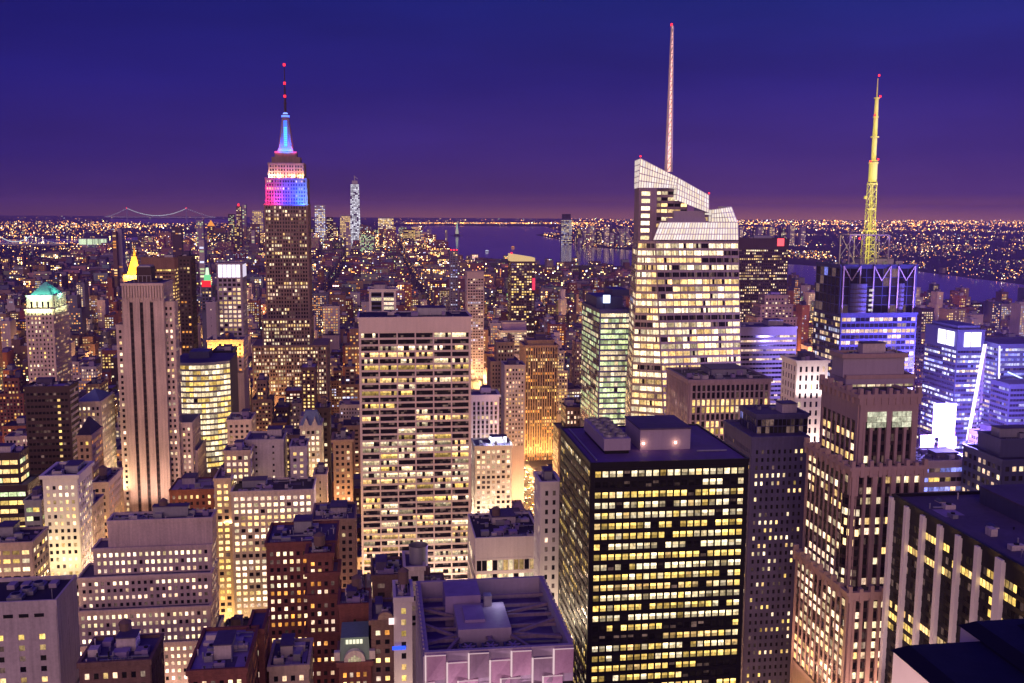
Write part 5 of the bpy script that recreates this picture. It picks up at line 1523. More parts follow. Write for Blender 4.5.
# green glass tower with the lit sign
t = bld('glass_tower', 'green tinted glass tower with every floor lit beside the white crystal skyscraper', 'glass tower',
        [(600, 631, 311, 740, 66)], dict(GLASS, bay=3, floor=4.15, ww=.97, wh=.66, lit=1.0, fc=.03, k=.9, pl=.97, pal=('green', 'green', 'white'), dk=0, top=1, side=dict(bay=3.6, k=.6, lit=.85, pl=.9)), mats=('bluesteel', 'steel', 'dark'), pb=420, seed=101, clut=5, tank=0)
x0, x1, y0, y1, _, zt, _ = t['boxes'][0]
q = MB(); q.box(x0 + 2, x1 - 1, y0 + 22, y1 - 4, zt, zt + 9); q.box(at(614, 300, 765)[0], x1 + 6, y0 + 30, y1 - 6, zt + 9, zt + 14); rs = q.build('roof_screen', 'bluesteel', t['root'])
sx_a, sz_a = at(603, 303, 758); sx_b, sz_b = at(610, 295, 758)
q = MB(); q.box(sx_a, sx_b, 757, 758, sz_a, sz_b, 0, (1.3, 1.5, 2.2)); q.box(sx_a + .5, sx_a + 1, 757.2, 757.8, zt, sz_a, 0); q.build('lit_sign', 'farglow', t['root'])

# right side, middle distance
t = bld('office_tower', 'wide dark slab tower with speckled windows and a red glowing emblem on its top', 'office tower',
        [(738, 789, 239, 1350, 34)], S(bay=3.0, floor=4.0, ww=.6, wh=.5, pd=.15, sd=.3, corner=.5, top=14, lit=.58, fc=.25, runs=(1, 2, 4), k=.95, pal=('warm', 'pink', 'white'), td=.6), mats=('bronze', 'bronze', 'dark'), pb=325, seed=111, clut=3, tank=0)
x0, x1, y0, y1, _, zt, _ = t['boxes'][0]
a, za = at(777.5, 246, 1348); b, zb_ = at(784.5, 238.5, 1348)
q = MB(); q.box(a, b, y0 - 1.4, y0 - .9, za, zb_, 0, (2.2, .18, .22)); q.build('red_emblem', 'farglow', t['root'])
bld('stepped_building', 'old brown stone tower with a stepped crown beside the red emblem slab', 'office tower',
    [(757, 797, 318, 1100, 36), (761, 793, 305, 1104, 28), (765, 788, 296, 1108, 20)], dict(PUNCH, bay=4, lit=.2, k=.8), mats=('tan', 'frame', 'frame'), pb=330, seed=112, clut=2)
bld('office_tower', 'violet slab with long pink ribbon windows right of the white crystal skyscraper', 'office tower',
    [(740, 797, 328, 800, 34)], S(bay=2.9, floor=3.9, ww=.95, wh=.45, pd=.1, sd=.3, corner=.4, top=5, lit=.55, fc=.35, runs=(3, 6, 9), k=.85, pal=('pink', 'white', 'pink')), mats=('lilac', 'lilac', 'dark'), pb=405, seed=113, clut=5, roof='roof', tank=0)
t = bld('ornate_building', 'floodlit white stone block with dark windows left of the granite stepped tower', 'ornate building',
        [(797, 828, 362, 575, 22)], dict(PUNCH, bay=3.9, floor=5.5, ww=.4, wh=.62, lit=.08, k=.8), mats=('white', 'frame', 'frame'), pb=450, seed=114, clut=2, cornice=.8)
x0, x1, y0, y1, _, zt, _ = t['boxes'][0]
for k in (.12, .38, .62, .88):
    flood(t['root'], (x0 + (x1 - x0) * k, y0 - 7, zt - 20), (x0 + (x1 - x0) * k, y0, zt - 2), 2300, (1, .82, .78), (4, 1.5))
    flood(t['root'], (x0 + (x1 - x0) * k, y0 - 9, zt - 55), (x0 + (x1 - x0) * k, y0, zt - 30), 2600, (1, .72, .6), (4, 1.5))
# glass tower by the square, with bright signs
NEON = dict(GLASS, bay=2.6, floor=4.0, ww=.96, wh=.5, lit=.6, fc=.2, runs=(2, 4, 7), k=1.3, pal=('cool', 'cool', 'white', 'blue'))
t = bld('glass_tower', 'violet glass tower with two big white glowing panels on top and a slanting light edge', 'glass tower',
        [(958, 985, 331, 750, 48)], dict(NEON, top=15), mats=('bluesteel', 'lilac', 'bluesteel'), pb=435, seed=121, clut=0)
x0, x1, y0, y1, _, zt, _ = t['boxes'][0]
q = MB()
for a, b in ((964.5, 970.5), (971.5, 981)):
    q.box(at(a, 340, 749)[0], at(b, 340, 749)[0], y0 - 1.0, y0 - .6, zt - 13, zt - 1.0, 0, (2.0, 1.9, 2.3))
q.build('lit_panel', 'farglow', t['root'])
q = MB()
for a, b in ((.12, .46), (.52, .9)):
    q.box(x0 - 1.0, x0 - .6, y0 + 30 * a, y0 + 30 * b, zt - 13, zt - 1.0, 0, (2.0, 1.9, 2.3))
q.build('lit_panel', 'farglow', t['root'])
mb = MB(); cells = []
ea, eb = P3(985.5, 344, 749), P3(968, 440, 747)
qa, qb = P3(999, 344, 760), P3(999, 440, 760)
facade(mb, cells, eb, (qb[0], qb[1], eb[2]), ea, (qa[0], qa[1], ea[2]), dict(NEON, lit=.6), random.Random(3))
mb.quad(eb, (qb[0], qb[1], eb[2]), (qa[0], qa[1], ea[2]), ea, 0)
for q in ((ea[0], eb[0]),):
    mb.quad((eb[0], eb[1] + 30, eb[2]), eb, ea, (ea[0], ea[1] + 30, ea[2]), 0)
cv = mb.build('slanted_wing', ['lilac'], t['root'])
for qs, _ in cells[:90]:
    q = MB()
    for pts, g in qs:
        q.quad(*pts, 0, g)
    q.build('window', 'glass', cv)
for off in (0, 1.9):
    q = MB(); q.bar((ea[0] - off, ea[1] - .8, ea[2]), (eb[0] - off, eb[1] - .8, eb[2]), .75, 0, (1.9, 1.7, 2.1)); q.build('edge_light', 'farglow', cv)
q = MB(); q.box(x0 + 2, x1 - 2, y0 + 4, y1 - 6, zt + .2, zt + 4); q.build('roof_plant', 'bluesteel', t['root'])
t = bld('glass_tower', 'pale glowing glass slab at the right edge with slanting lines of light', 'glass tower',
        [(999, 1060, 345, 735, 40)], dict(NEON, lit=.85, k=.75), mats=('bluesteel', 'lilac', 'bluesteel'), pb=435, seed=122, clut=0)
x0, x1, y0, y1, _, zt, _ = t['boxes'][0]
q = MB(); a, b = P3(1008, 372, 733.5), P3(1060, 396, 733.5); q.bar(a, b, 1.0, 0, (1.2, 1.4, 2.2)); a, b = P3(1000, 415, 733.5), P3(1060, 432, 733.5); q.bar(a, b, .8, 0, (1.4, 1.2, 2.2)); a, b = P3(999.6, 346, 733.5), P3(998.2, 430, 733.5); q.bar(a, b, .8, 0, (1.7, 1.6, 2.1)); q.build('edge_light', 'farglow', t['root'])
bld('office_building', 'dark glass block with blue neon edge lines in front of pale glowing slab', 'office building',
    [(1010, 1070, 385, 700, 24)], dict(NEON, lit=.15, k=.6), mats=('bluesteel', 'bluesteel', 'dark'), pb=432, seed=123, clut=0)
# billboards of the square
def billboard(label, px0, px1, py0, py1, v, col, power, lc):
    xa, zb = at(px0, py1, v); xb, zt = at(px1, py0, v)
    r = thing('billboard', label, 'billboard', ((xa + xb) / 2, v, 0))
    q = MB(); q.box(xa - .6, xb + .6, v + .1, v + 1.2, zb - .6, zt + .6)
    for xx in (xa + 1, xb - 1):
        q.bar((xx, v + .8, 0), (xx, v + .8, zb), 1.0)
    q.build('frame', 'steel', r)
    q = MB(); rng = random.Random(px0)
    nx, ny = max(2, int((xb - xa) / 2.5)), max(2, int((zt - zb) / 2.5))
    for i in range(nx):
        for j in range(ny):
            e = rng.uniform(.75, 1.15)
            q.quad((xa + (xb - xa) * i / nx, v, zb + (zt - zb) * j / ny), (xa + (xb - xa) * (i + 1) / nx, v, zb + (zt - zb) * j / ny), (xa + (xb - xa) * (i + 1) / nx, v, zb + (zt - zb) * (j + 1) / ny), (xa + (xb - xa) * i / nx, v, zb + (zt - zb) * (j + 1) / ny), 0, tuple(c * e for c in col))
    q.build('screen', 'farglow', r)
    flood(r, ((xa + xb) / 2, v - 1.0, (zt + zb) / 2), ((xa + xb) / 2, v - 60, (zt + zb) / 2), power, lc, ((xb - xa) * .9, (zt - zb) * .9))
    bulb(r, ((xa + xb) / 2, v - 22, zt + 6), power * 20, lc, 6)  # added light, no lamp hangs here: spreads violet glow over the neighbours
    return r
billboard('tall blazing white blue screen standing in the square by the violet glass tower', 933, 956, 404, 437, 640, (2.4, 4.2, 5.2), 150000, (.34, .26, 1))
billboard('small blazing pink white screen left of the tall blue screen', 921, 934, 436, 450, 620, (4.0, 2.0, 3.2), 70000, (.6, .25, 1))
billboard('low wide pale blue screen under the tall blazing screen', 940, 956, 438, 448, 615, (1.6, 1.9, 3.5), 60000, (.34, .28, 1))
bld('office_building', 'violet low office with purple lit strips and yellow windows below the blazing screens', 'office building',
    [(917, 975, 462, 520, 30)], dict(BANDS, floor=5.6, wh=.45, lit=.85, k=1.0, pal=('blue', 'yellow', 'blue', 'pink')), mats=('lilac', 'lilac', 'frame'), pb=500, seed=131, clut=9, tank=0)  # blue and pink panes added for the screens' glare on this front
bld('office_tower', 'dark blue block with a raised roof box and red lamp at the right edge', 'office building',
    [(1003, 1095, 460, 480, 36), (1001, 1090, 440, 488, 20, dict(plain=True))], dict(PUNCH, bay=4.2, floor=5.2, ww=.6, lit=.28, k=1.0, pal=('pink', 'white')), mats=('bluesteel', 'bluesteel', 'frame'), pb=500, seed=132, clut=5, roof='roofdark', tank=0)

HERO.append((1e9, 1e9, 1000, 1001, 503, 548, 508, 500))
# ================================================================== far downtown towers
DT = 'towers of the far downtown cluster'
def far_tower(label, pl, pr, py, v, mats, lit, k, pal, seed, top=None, bay=9, floor=9, group=None, depth=40, gl=None):
    rng = random.Random(seed)
    xl, z = at(pl, py, v); xr, _ = at(pr, py, v)
    r = thing('far_tower', label, 'tower', ((xl + xr) / 2, v + depth / 2, 0), group)
    mb = MB(); mb.box(xl, xr, v, v + depth, 0, z)
    mb.build('wall', mats, r)
    mb = MB()
    nx, nz = max(1, int((xr - xl) / bay)), int(z / floor)
    for j in range(nz):
        f = rng.uniform(.5, 1.4) * lit
        for i in range(nx):
            if rng.random() < f:
                c = PAL[rng.choice(pal)]; e = 1.45 * k * rng.uniform(.4, 1.2)
                a = xl + (xr - xl) * (i + .12) / nx; b = xl + (xr - xl) * (i + .88) / nx
                mb.quad((a, v - .3, j * floor + 1.5), (b, v - .3, j * floor + 1.5), (b, v - .3, j * floor + floor * .7), (a, v - .3, j * floor + floor * .7), 0, tuple(q * e for q in c))
    if mb.f:
        o = mb.build('windows', 'farglow', r); o['kind'] = 'stuff'
    return r, xl, xr, v, z
# the tallest of the cluster: tapering chamfered shaft with a bright white face
V = 5950
r = thing('far_tower', 'tallest white lit tapering tower of the far downtown cluster, crane on top', 'tower', (at(355, 240, V)[0], V + 30, 0))
xl, _ = at(349.8, 245, V); xr, _ = at(361.3, 245, V); zt = at(355, 184, V)[1]
xm, h = (xl + xr) / 2, (xr - xl) / 2
mb = MB()
rng = random.Random(1)
mb.hexa([(xm - h, V, 0), (xm + h, V, 0), (xm + h, V + 2 * h, 0), (xm - h, V + 2 * h, 0), (xm - h * .72, V + 8, zt), (xm + h * .72, V + 8, zt), (xm + h * .72, V + 2 * h - 8, zt), (xm - h * .72, V + 2 * h - 8, zt)])
mb.build('shaft', 'bluesteel', r)
mb = MB()
for j in range(46):
    t0, t1 = j / 46, (j + .72) / 46
    for i in range(6):
        if rng.random() < .88:
            w0 = h * (1 - .28 * t0)
            e = rng.uniform(.4, 1.7)
            a, b = xm - w0 + 2 * w0 * (i + .08) / 6, xm - w0 + 2 * w0 * (i + .92) / 6
            y_ = V + 8 * t0 - .6
            mb.quad((a, y_, zt * t0), (b, y_, zt * t0), (b, y_, zt * t1), (a, y_, zt * t1), 0, (.85 * e, .83 * e, .92 * e))
mb.build('windows', 'farglow', r)['kind'] = 'stuff'
mb = MB(); mb.box(xm - h * .5, xm + h * .5, V + 14, V + 44, zt, zt + 20); mb.bar((xm, V + 20, zt + 20), (xm - 3, V + 20, at(355, 175.5, V)[1]), 5); mb.bar((xm - 3, V + 20, zt + 46), (xm + 18, V + 20, zt + 30), 4); mb.build('crane', 'steel', r)
far_tower('rippled silver tower lit white, second tallest of the far downtown cluster', 314.6, 325, 205, 5900, 'steel', .9, .95, ('cool', 'white'), 2)
for i, (pl, pr, py, v, lit, k, pal, lab) in enumerate([
    (326.5, 332.8, 217, 6100, .5, .7, ('white', 'warm'), 'dim grey block just right of the silver downtown tower'),
    (340, 352, 215, 6300, .8, .85, ('yellow', 'warm'), 'yellow lit block just left of the white tapering downtown tower'),
    (359.5, 368, 225, 5800, .4, .6, ('white', 'cool'), 'low dim blue block just right of the white tapering tower'),
    (378, 393.5, 217, 6000, 1.0, 1.15, ('yellow', 'white'), 'broad bright yellow block with flat top, right of the white tapering tower'),
    (403.5, 415, 229, 6100, .75, .7, ('yellow', 'warm'), 'squat tan lit block at the water end of the far downtown'),
    (421, 429, 232, 6000, .5, .8, ('warm', 'orange'), 'small warm lit block, last of the far downtown before the water'),
    (236, 241, 206, 6200, .45, .8, ('warm', 'white'), 'thin tall tower with red beacon left of the spired landmark'),
    (242, 246, 204.5, 6400, .45, .8, ('warm', 'green'), 'thin pale tower beside the red beacon one left of the spired landmark'),
    (228, 234, 214, 6600, .45, .8, ('warm', 'green'), 'short dim tower left end of the pair by the spired landmark'),
    (252, 263, 210, 6000, .7, .75, ('warm', 'yellow'), 'broad warm lit tower half hidden by the spired landmark'),
    (250, 259, 224, 5600, .2, .6, ('cool', 'warm'), 'dark block in front of the broad warm tower by the spired landmark'),
    (196, 203, 220, 5600, .5, .7, ('green', 'yellow'), 'green and yellow speckled tower far behind the lantern topped tower'),
    (172, 181, 227, 4300, .15, .5, ('pink', 'orange'), 'lilac slab far behind the brown topped slab tower'),
    (198.5, 204, 240, 2600, .5, .8, ('cool', 'green'), 'thin blue green lit tower standing above the red sign block'),
    (112, 116, 232, 3300, .35, .8, ('orange', 'warm'), 'thin brown residential tower left of the golden pyramid'),
    (117, 121.5, 229, 3320, .35, .8, ('orange', 'warm'), 'taller brown residential tower left of the golden pyramid'),
    (207, 214, 226, 6000, .5, .9, ('orange', 'yellow'), 'tower under the small far orange pyramid')]):
    rr = far_tower(lab, pl, pr, py, v, ('bronze', 'concrete', 'brown', 'lilac')[i % 4], lit, k, pal, 20 + i)
    if 'red beacon left' in lab:
        q = MB(); q.cyl((rr[1] + rr[2]) / 2, v, rr[4], rr[4] + 14, 5, n=8); q.build('beacon', 'red_lamp', rr[0])
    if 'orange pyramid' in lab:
        q = MB(); q.frustum(rr[1], rr[2], v, v + 36, rr[4], rr[4] + 34, .05, g=(1.2, .42, .05)); q.build('pyramid_roof', 'farglow', rr[0])  # the roof's orange lighting is put in as its own glow
for i in range(70):      # the smaller downtown blocks
    rng = random.Random(400 + i)
    pc = rng.uniform(226, 428); v = rng.uniform(5300, 6700)
    w = rng.uniform(2.5, 5.5)
    far_tower('small speckled block among the far downtown towers near the water', pc, pc + w, rng.uniform(222, 242) + abs(pc - 330) * .03, v, rng.choice(('bronze', 'concrete', 'brown', 'lilac', 'tan')), rng.uniform(.25, .6), .8, rng.choice((('warm', 'yellow'), ('warm', 'orange'), ('white', 'green'), ('pink', 'warm'))), i, group='small far downtown blocks')
# across the river
r = far_tower('lone tall glass tower across the river standing above the dark water', 561.5, 572, 219, 7250, 'bluesteel', .8, .65, ('white', 'cool', 'white'), 90)
q = MB(); q.box(r[1] + 8, r[2] - 8, 7255, 7280, r[4], at(566, 214, 7250)[1]); q.build('dark_cap', 'dark', r[0])
for i in range(46):
    rng = random.Random(700 + i)
    pc = rng.uniform(574, 634) if i < 34 else rng.uniform(740, 812); v = rng.uniform(7000, 7600)
    far_tower('speckled waterfront block across the river', pc, pc + rng.uniform(2.5, 5), rng.uniform(225, 240), v, rng.choice(('bronze', 'concrete', 'lilac')), rng.uniform(.25, .65), .85, rng.choice((('warm', 'yellow'), ('white', 'green'), ('warm', 'white'), ('pink', 'warm'))), i, group='waterfront blocks across the river')
# statue on its island
sx_, sy_ = ground_at(457, 236)
r = thing('statue', 'tiny pale green lit statue holding up a torch on the open water', 'statue', (sx_, sy_, 0))
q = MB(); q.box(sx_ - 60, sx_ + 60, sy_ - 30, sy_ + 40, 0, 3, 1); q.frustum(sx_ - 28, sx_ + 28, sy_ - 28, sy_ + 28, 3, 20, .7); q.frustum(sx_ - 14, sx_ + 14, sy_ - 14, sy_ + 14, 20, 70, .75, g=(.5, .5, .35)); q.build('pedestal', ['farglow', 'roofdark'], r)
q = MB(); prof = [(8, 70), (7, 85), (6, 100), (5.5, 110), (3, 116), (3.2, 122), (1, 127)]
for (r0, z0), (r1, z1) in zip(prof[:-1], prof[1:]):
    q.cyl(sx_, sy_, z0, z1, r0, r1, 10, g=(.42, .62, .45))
q.bar((sx_ + 5, sy_, 108), (sx_ + 9, sy_, 134), 3, g=(.42, .62, .45)); q.cyl(sx_ + 9, sy_, 134, 142, 3, 1, 8, g=(1.5, 1.0, .4)); q.build('figure', 'farglow', r)  # light falling on the statue is put in as its own glow
# suspension bridges
M['bridge_steel'] = wall_mat('bridge_steel', (.30, .30, .40), rough=.6)
def bridge(label, towers, deck_py, v, top_py, sag, k, tw=1.4, end_px=None):
    p0, p1 = towers
    xa, za = at(p0, top_py[0], v); xb, zb = at(p1, top_py[1], v)
    r = thing('suspension_bridge', label, 'bridge', ((xa + xb) / 2, v, 0))
    px = v / FPX
    zd = at((p0 + p1) / 2, deck_py, v)[1]
    for x, z in ((xa, za), (xb, zb)):
        mb = MB()
        for s_ in (-1, 1):
            mb.bar((x + s_ * px * .45, v, 0), (x + s_ * px * .3, v, z), px * .45)
        mb.bar((x - px * .5, v, z - px), (x + px * .5, v, z - px), px * .5); mb.bar((x - px * .5, v, zd + px), (x + px * .5, v, zd + px), px * .4)
        t_ = mb.build('tower', 'bridge_steel', r)
        q = MB(); q.cyl(x, v - px * .4, z, z + px * .9, px * .5, n=8); q.build('beacon', 'red_lamp', t_)
    e0, e1 = end_px or (p0 - 22, p1 + 30)
    xs, xe_ = at(e0, deck_py, v)[0], at(e1, deck_py, v)[0]
    mb = MB(); mb.box(xs, xe_, v, v + 25, zd - 8, zd); dk = mb.build('deck', 'bridge_steel', r)
    q = MB(); n = 90
    for i in range(n):
        x = xs + (xe_ - xs) * i / n
        q.box(x, x + px * .35, v - 1, v, zd + 2, zd + 2 + px * .3, 0, (.9 * k, .6 * k, .5 * k))
    q.build('deck_lamps', 'farglow', dk)['kind'] = 'stuff'
    mb = MB(); q = MB(); n = 56
    for i in range(n):
        def cz(t): return za + (zb - za) * t - 4 * sag * t * (1 - t)
        a, b = i / n, (i + 1) / n
        A, B = (xa + (xb - xa) * a, v, cz(a)), (xa + (xb - xa) * b, v, cz(b))
        mb.bar(A, B, px * .5)
        q.box(A[0], A[0] + px * .9, v - px * .5, v - px * .3, A[2], A[2] + px * .55, 0, (.55 * k, .6 * k, .62 * k))
    for x, z, e in ((xa, za, xs), (xb, zb, xe_)):
        for i in range(14):
            t = i / 14
            A = (x + (e - x) * t, v, z + (zd - z) * (1 - (1 - t) ** 1.5)); t2 = (i + 1) / 14
            B = (x + (e - x) * t2, v, z + (zd - z) * (1 - (1 - t2) ** 1.5))
            mb.bar(A, B, px * .35); q.box(A[0], A[0] + px * .5, v - px * .5, v - px * .3, A[2], A[2] + px * .5, 0, (.5 * k, .55 * k, .6 * k))
    c_ = mb.build('cable', 'bridge_steel', r)
    q.build('cable_lamps', 'farglow', c_)['kind'] = 'stuff'
bridge('long suspension bridge with two red tipped towers on the far horizon', (126.7, 186.2), 217.2, 16800, (208.5, 208.5), 118, 1.3)
bridge('nearer bridge with cables strung in pale green lights at the left edge', (-4, 31), 243.8, 5600, (234, 235.5), 38, 1.5, end_px=(-60, 62))
r = thing('lit_hall', 'long low hall glowing pale green beyond the rooftops at the left', 'hall', (at(93, 244, 6600)[0], 6600, 0))
xa, za = at(79, 244.5, 6600); xb, zb = at(107, 238.5, 6600)
mb = MB(); mb.box(xa, xb, 6600, 6650, 0, zb); mb.build('wall', 'concrete', r)
mb = MB(); rng = random.Random(5)
for i in range(24):
    e = rng.uniform(.4, 1.5); x = xa + (xb - xa) * i / 24
    mb.quad((x, 6599, za), (x + 6, 6599, za), (x + 6, 6599, zb - 4), (x, 6599, zb - 4), 0, (.8 * e, 1.0 * e, .62 * e))
mb.build('windows', 'farglow', r)['kind'] = 'stuff'
# boats
for i, (px, py, lab, col) in enumerate([(424, 282 - 30, 'white lit ferry crossing the dark river', (1.0, 1.0, 1.3)), (513, 248, 'small ferry with an orange light on the river', (1.4, .5, .1)), (402, 227.5, 'far anchored ship with pale deck lights', (1, 1, 1)), (590, 264, 'ferry with a short string of warm lights near the far bank', (1.1, .8, .4))]):
    if i == 0:
        px, py = 487, 252
    x, y = ground_at(px, py)
    k = y / FPX
    r = thing('ferry', lab, 'ferry', (x, y, 1))
    q = MB(); L = 2.2 * k; q.hexa([(x - L, y, 1), (x + L, y, 1), (x + L * .8, y + k, 1), (x - L * .8, y + k, 1), (x - L * 1.1, y - 2, 5), (x + L * 1.1, y - 2, 5), (x + L, y + k, 5), (x - L, y + k, 5)]); q.build('hull', 'steel', r)
    q = MB(); q.box(x - L * .7, x + L * .7, y, y + k, 5, 9, 0, tuple(c * .9 for c in col)); q.box(x - L * .4, x + L * .3, y + 1, y + k * .8, 9, 12, 0, tuple(c * .5 for c in col)); q.build('cabin', 'farglow', r)

# ================================================================== city fabric
rng = random.Random(2024)
WALLS = [('brown', (.13, .085, .075)), ('tan', (.24, .17, .13)), ('red', (.16, .07, .06)), ('concrete', (.22, .20, .21)), ('limestone', (.28, .22, .20)), ('bronze', (.06, .05, .06)), ('bluesteel', (.12, .12, .17))]
def on_land(x, y):
    return not (inside(HUDSON, x, y) or inside(EASTR, x, y) or inside(UPPER, x, y))
def hits(x0, x1, y0, y1):
    for h in HERO:
        if x0 < h[1] and x1 > h[0] and y0 < h[3] and y1 > h[2]:
            return True
    return False
def cap_height(x0, x1, y0, z):
    """lower a filler until it leaves free what the photograph shows of the towers behind it"""
    a, b = proj((x0, y0, z)), proj((x1, y0, z))
    if a is None:
        return 0
    lim = 205.0
    for h in HERO:
        if h[2] > y0 and a[0] < h[5] and b[0] > h[4]:
            lim = max(lim, h[6])
    if y0 < 560:
        lim = max(lim, 560)
    while z > 8:
        if min(proj((x0, y0, z))[1], proj((x1, y0, z))[1]) >= lim:
            return z
        z -= 3
    return 0
lots = []
def in_view(x, y, m=60):
    p = proj((x, y, 20))
    return p is not None and -m < p[0] < W_PX + m and p[1] < H_PX + 260
# lots along every block of the grid, out to the tip of the island
v = ST0 - 2 * STP
while v < 7600:
    y0b, y1b = v + STW / 2 + 3, v + STP - STW / 2 - 3
    step = 1.0 if v < 2500 else 1.6 if v < 4500 else 2.4
    for (ua, wa), (ub, wb) in zip([(-1500, 30), (-1300, 30)] + AVES[:-1], [(-1300, 30)] + AVES):
        x = ua + wa / 2 + 4
        xe_ = ub - wb / 2 - 4
        while x < xe_ - 6:
            w = min(rng.uniform(13, 34) * step, xe_ - x)
            for ya, yb in ((y0b, (y0b + y1b) / 2 - 1), ((y0b + y1b) / 2 + 1, y1b)):
                cx_, cy_ = x + w / 2, (ya + yb) / 2
                if in_view(cx_, cy_) and on_land(cx_, cy_):
                    r_ = rng.random()
                    z = rng.uniform(14, 34)
                    core_ = math.exp(-((v - 900) / 800) ** 2) if v > 0 else 0
                    if r_ < .35 + .25 * core_:
                        z = rng.uniform(30, 62)
                    if r_ < .06 + .14 * core_:
                        z = rng.uniform(55, 105)
                    if v > 5200 and abs(cx_ + 150) < 700:
                        z *= 1.4
                    if v < 5200 and v > 2400:
                        z = min(z, rng.uniform(22, 70))
                    lots.append([x, x + w - rng.uniform(.3, 1.5), ya, yb, z])
            x += w
        # next block
    v += STP
good = []
for x0, x1, y0, y1, z in lots:
    if y0 < 2600 and hits(x0, x1, y0, y1):
        continue
    if y0 < 2400:
        z = cap_height(x0, x1, y0, z)
        if z < 9:
            continue
    good.append((x0, x1, y0, y1, z))
# which lots show: a coarse depth buffer, nearest first
buf = np.full((H_PX // 2 + 1, W_PX // 2 + 1), 1e9, dtype=np.float32)
for h in HERO:
    a, b, c, d = int(max(0, h[4] / 2)), int(max(0, h[5] / 2)), int(max(0, h[7] / 2)), H_PX // 2
    buf[c:d, a:b] = np.minimum(buf[c:d, a:b], h[2])
scored = []
for g in sorted(good, key=lambda q: q[2]):
    x0, x1, y0, y1, z = g
    if y0 > 2600:
        scored.append((0, g)); continue
    p = [proj(q) for q in ((x0, y0, z), (x1, y0, z), (x0, y0, 0), (x1, y1, z))]
    a, b = int(max(0, min(q[0] for q in p) / 2)), int(min(W_PX / 2, max(q[0] for q in p) / 2)) + 1
    c, d = int(max(0, min(q[1] for q in p) / 2)), int(min(H_PX / 2, p[2][1] / 2)) + 1
    if a >= b or c >= d:
        continue
    sub = buf[c:d, a:b]
    vis = float((sub > y0).sum())
    buf[c:d, a:b] = np.minimum(sub, y0)
    scored.append((vis, g))
scored.sort(key=lambda q: -q[0])
singles_ = [g for s_, g in scored[:235] if s_ > 2]
rest_ = [g for s_, g in scored if g not in set(singles_)]
ZN = [(112, 'on the left around the green crowned tower'), (250, 'between the striped stone tower and the spired landmark'), (360, 'in front of the spired landmark'), (475, 'behind the broad white slab'),
      (565, 'around the ribbed brown tower and the avenue'), (640, 'behind the green glass tower'), (830, 'behind the white crystal skyscraper'), (2000, 'at the right beyond the glowing square')]
KND = {'brown': 'brown brick', 'tan': 'tan brick', 'red': 'red brick', 'concrete': 'grey concrete', 'limestone': 'pale stone', 'bronze': 'dark', 'bluesteel': 'blue grey'}
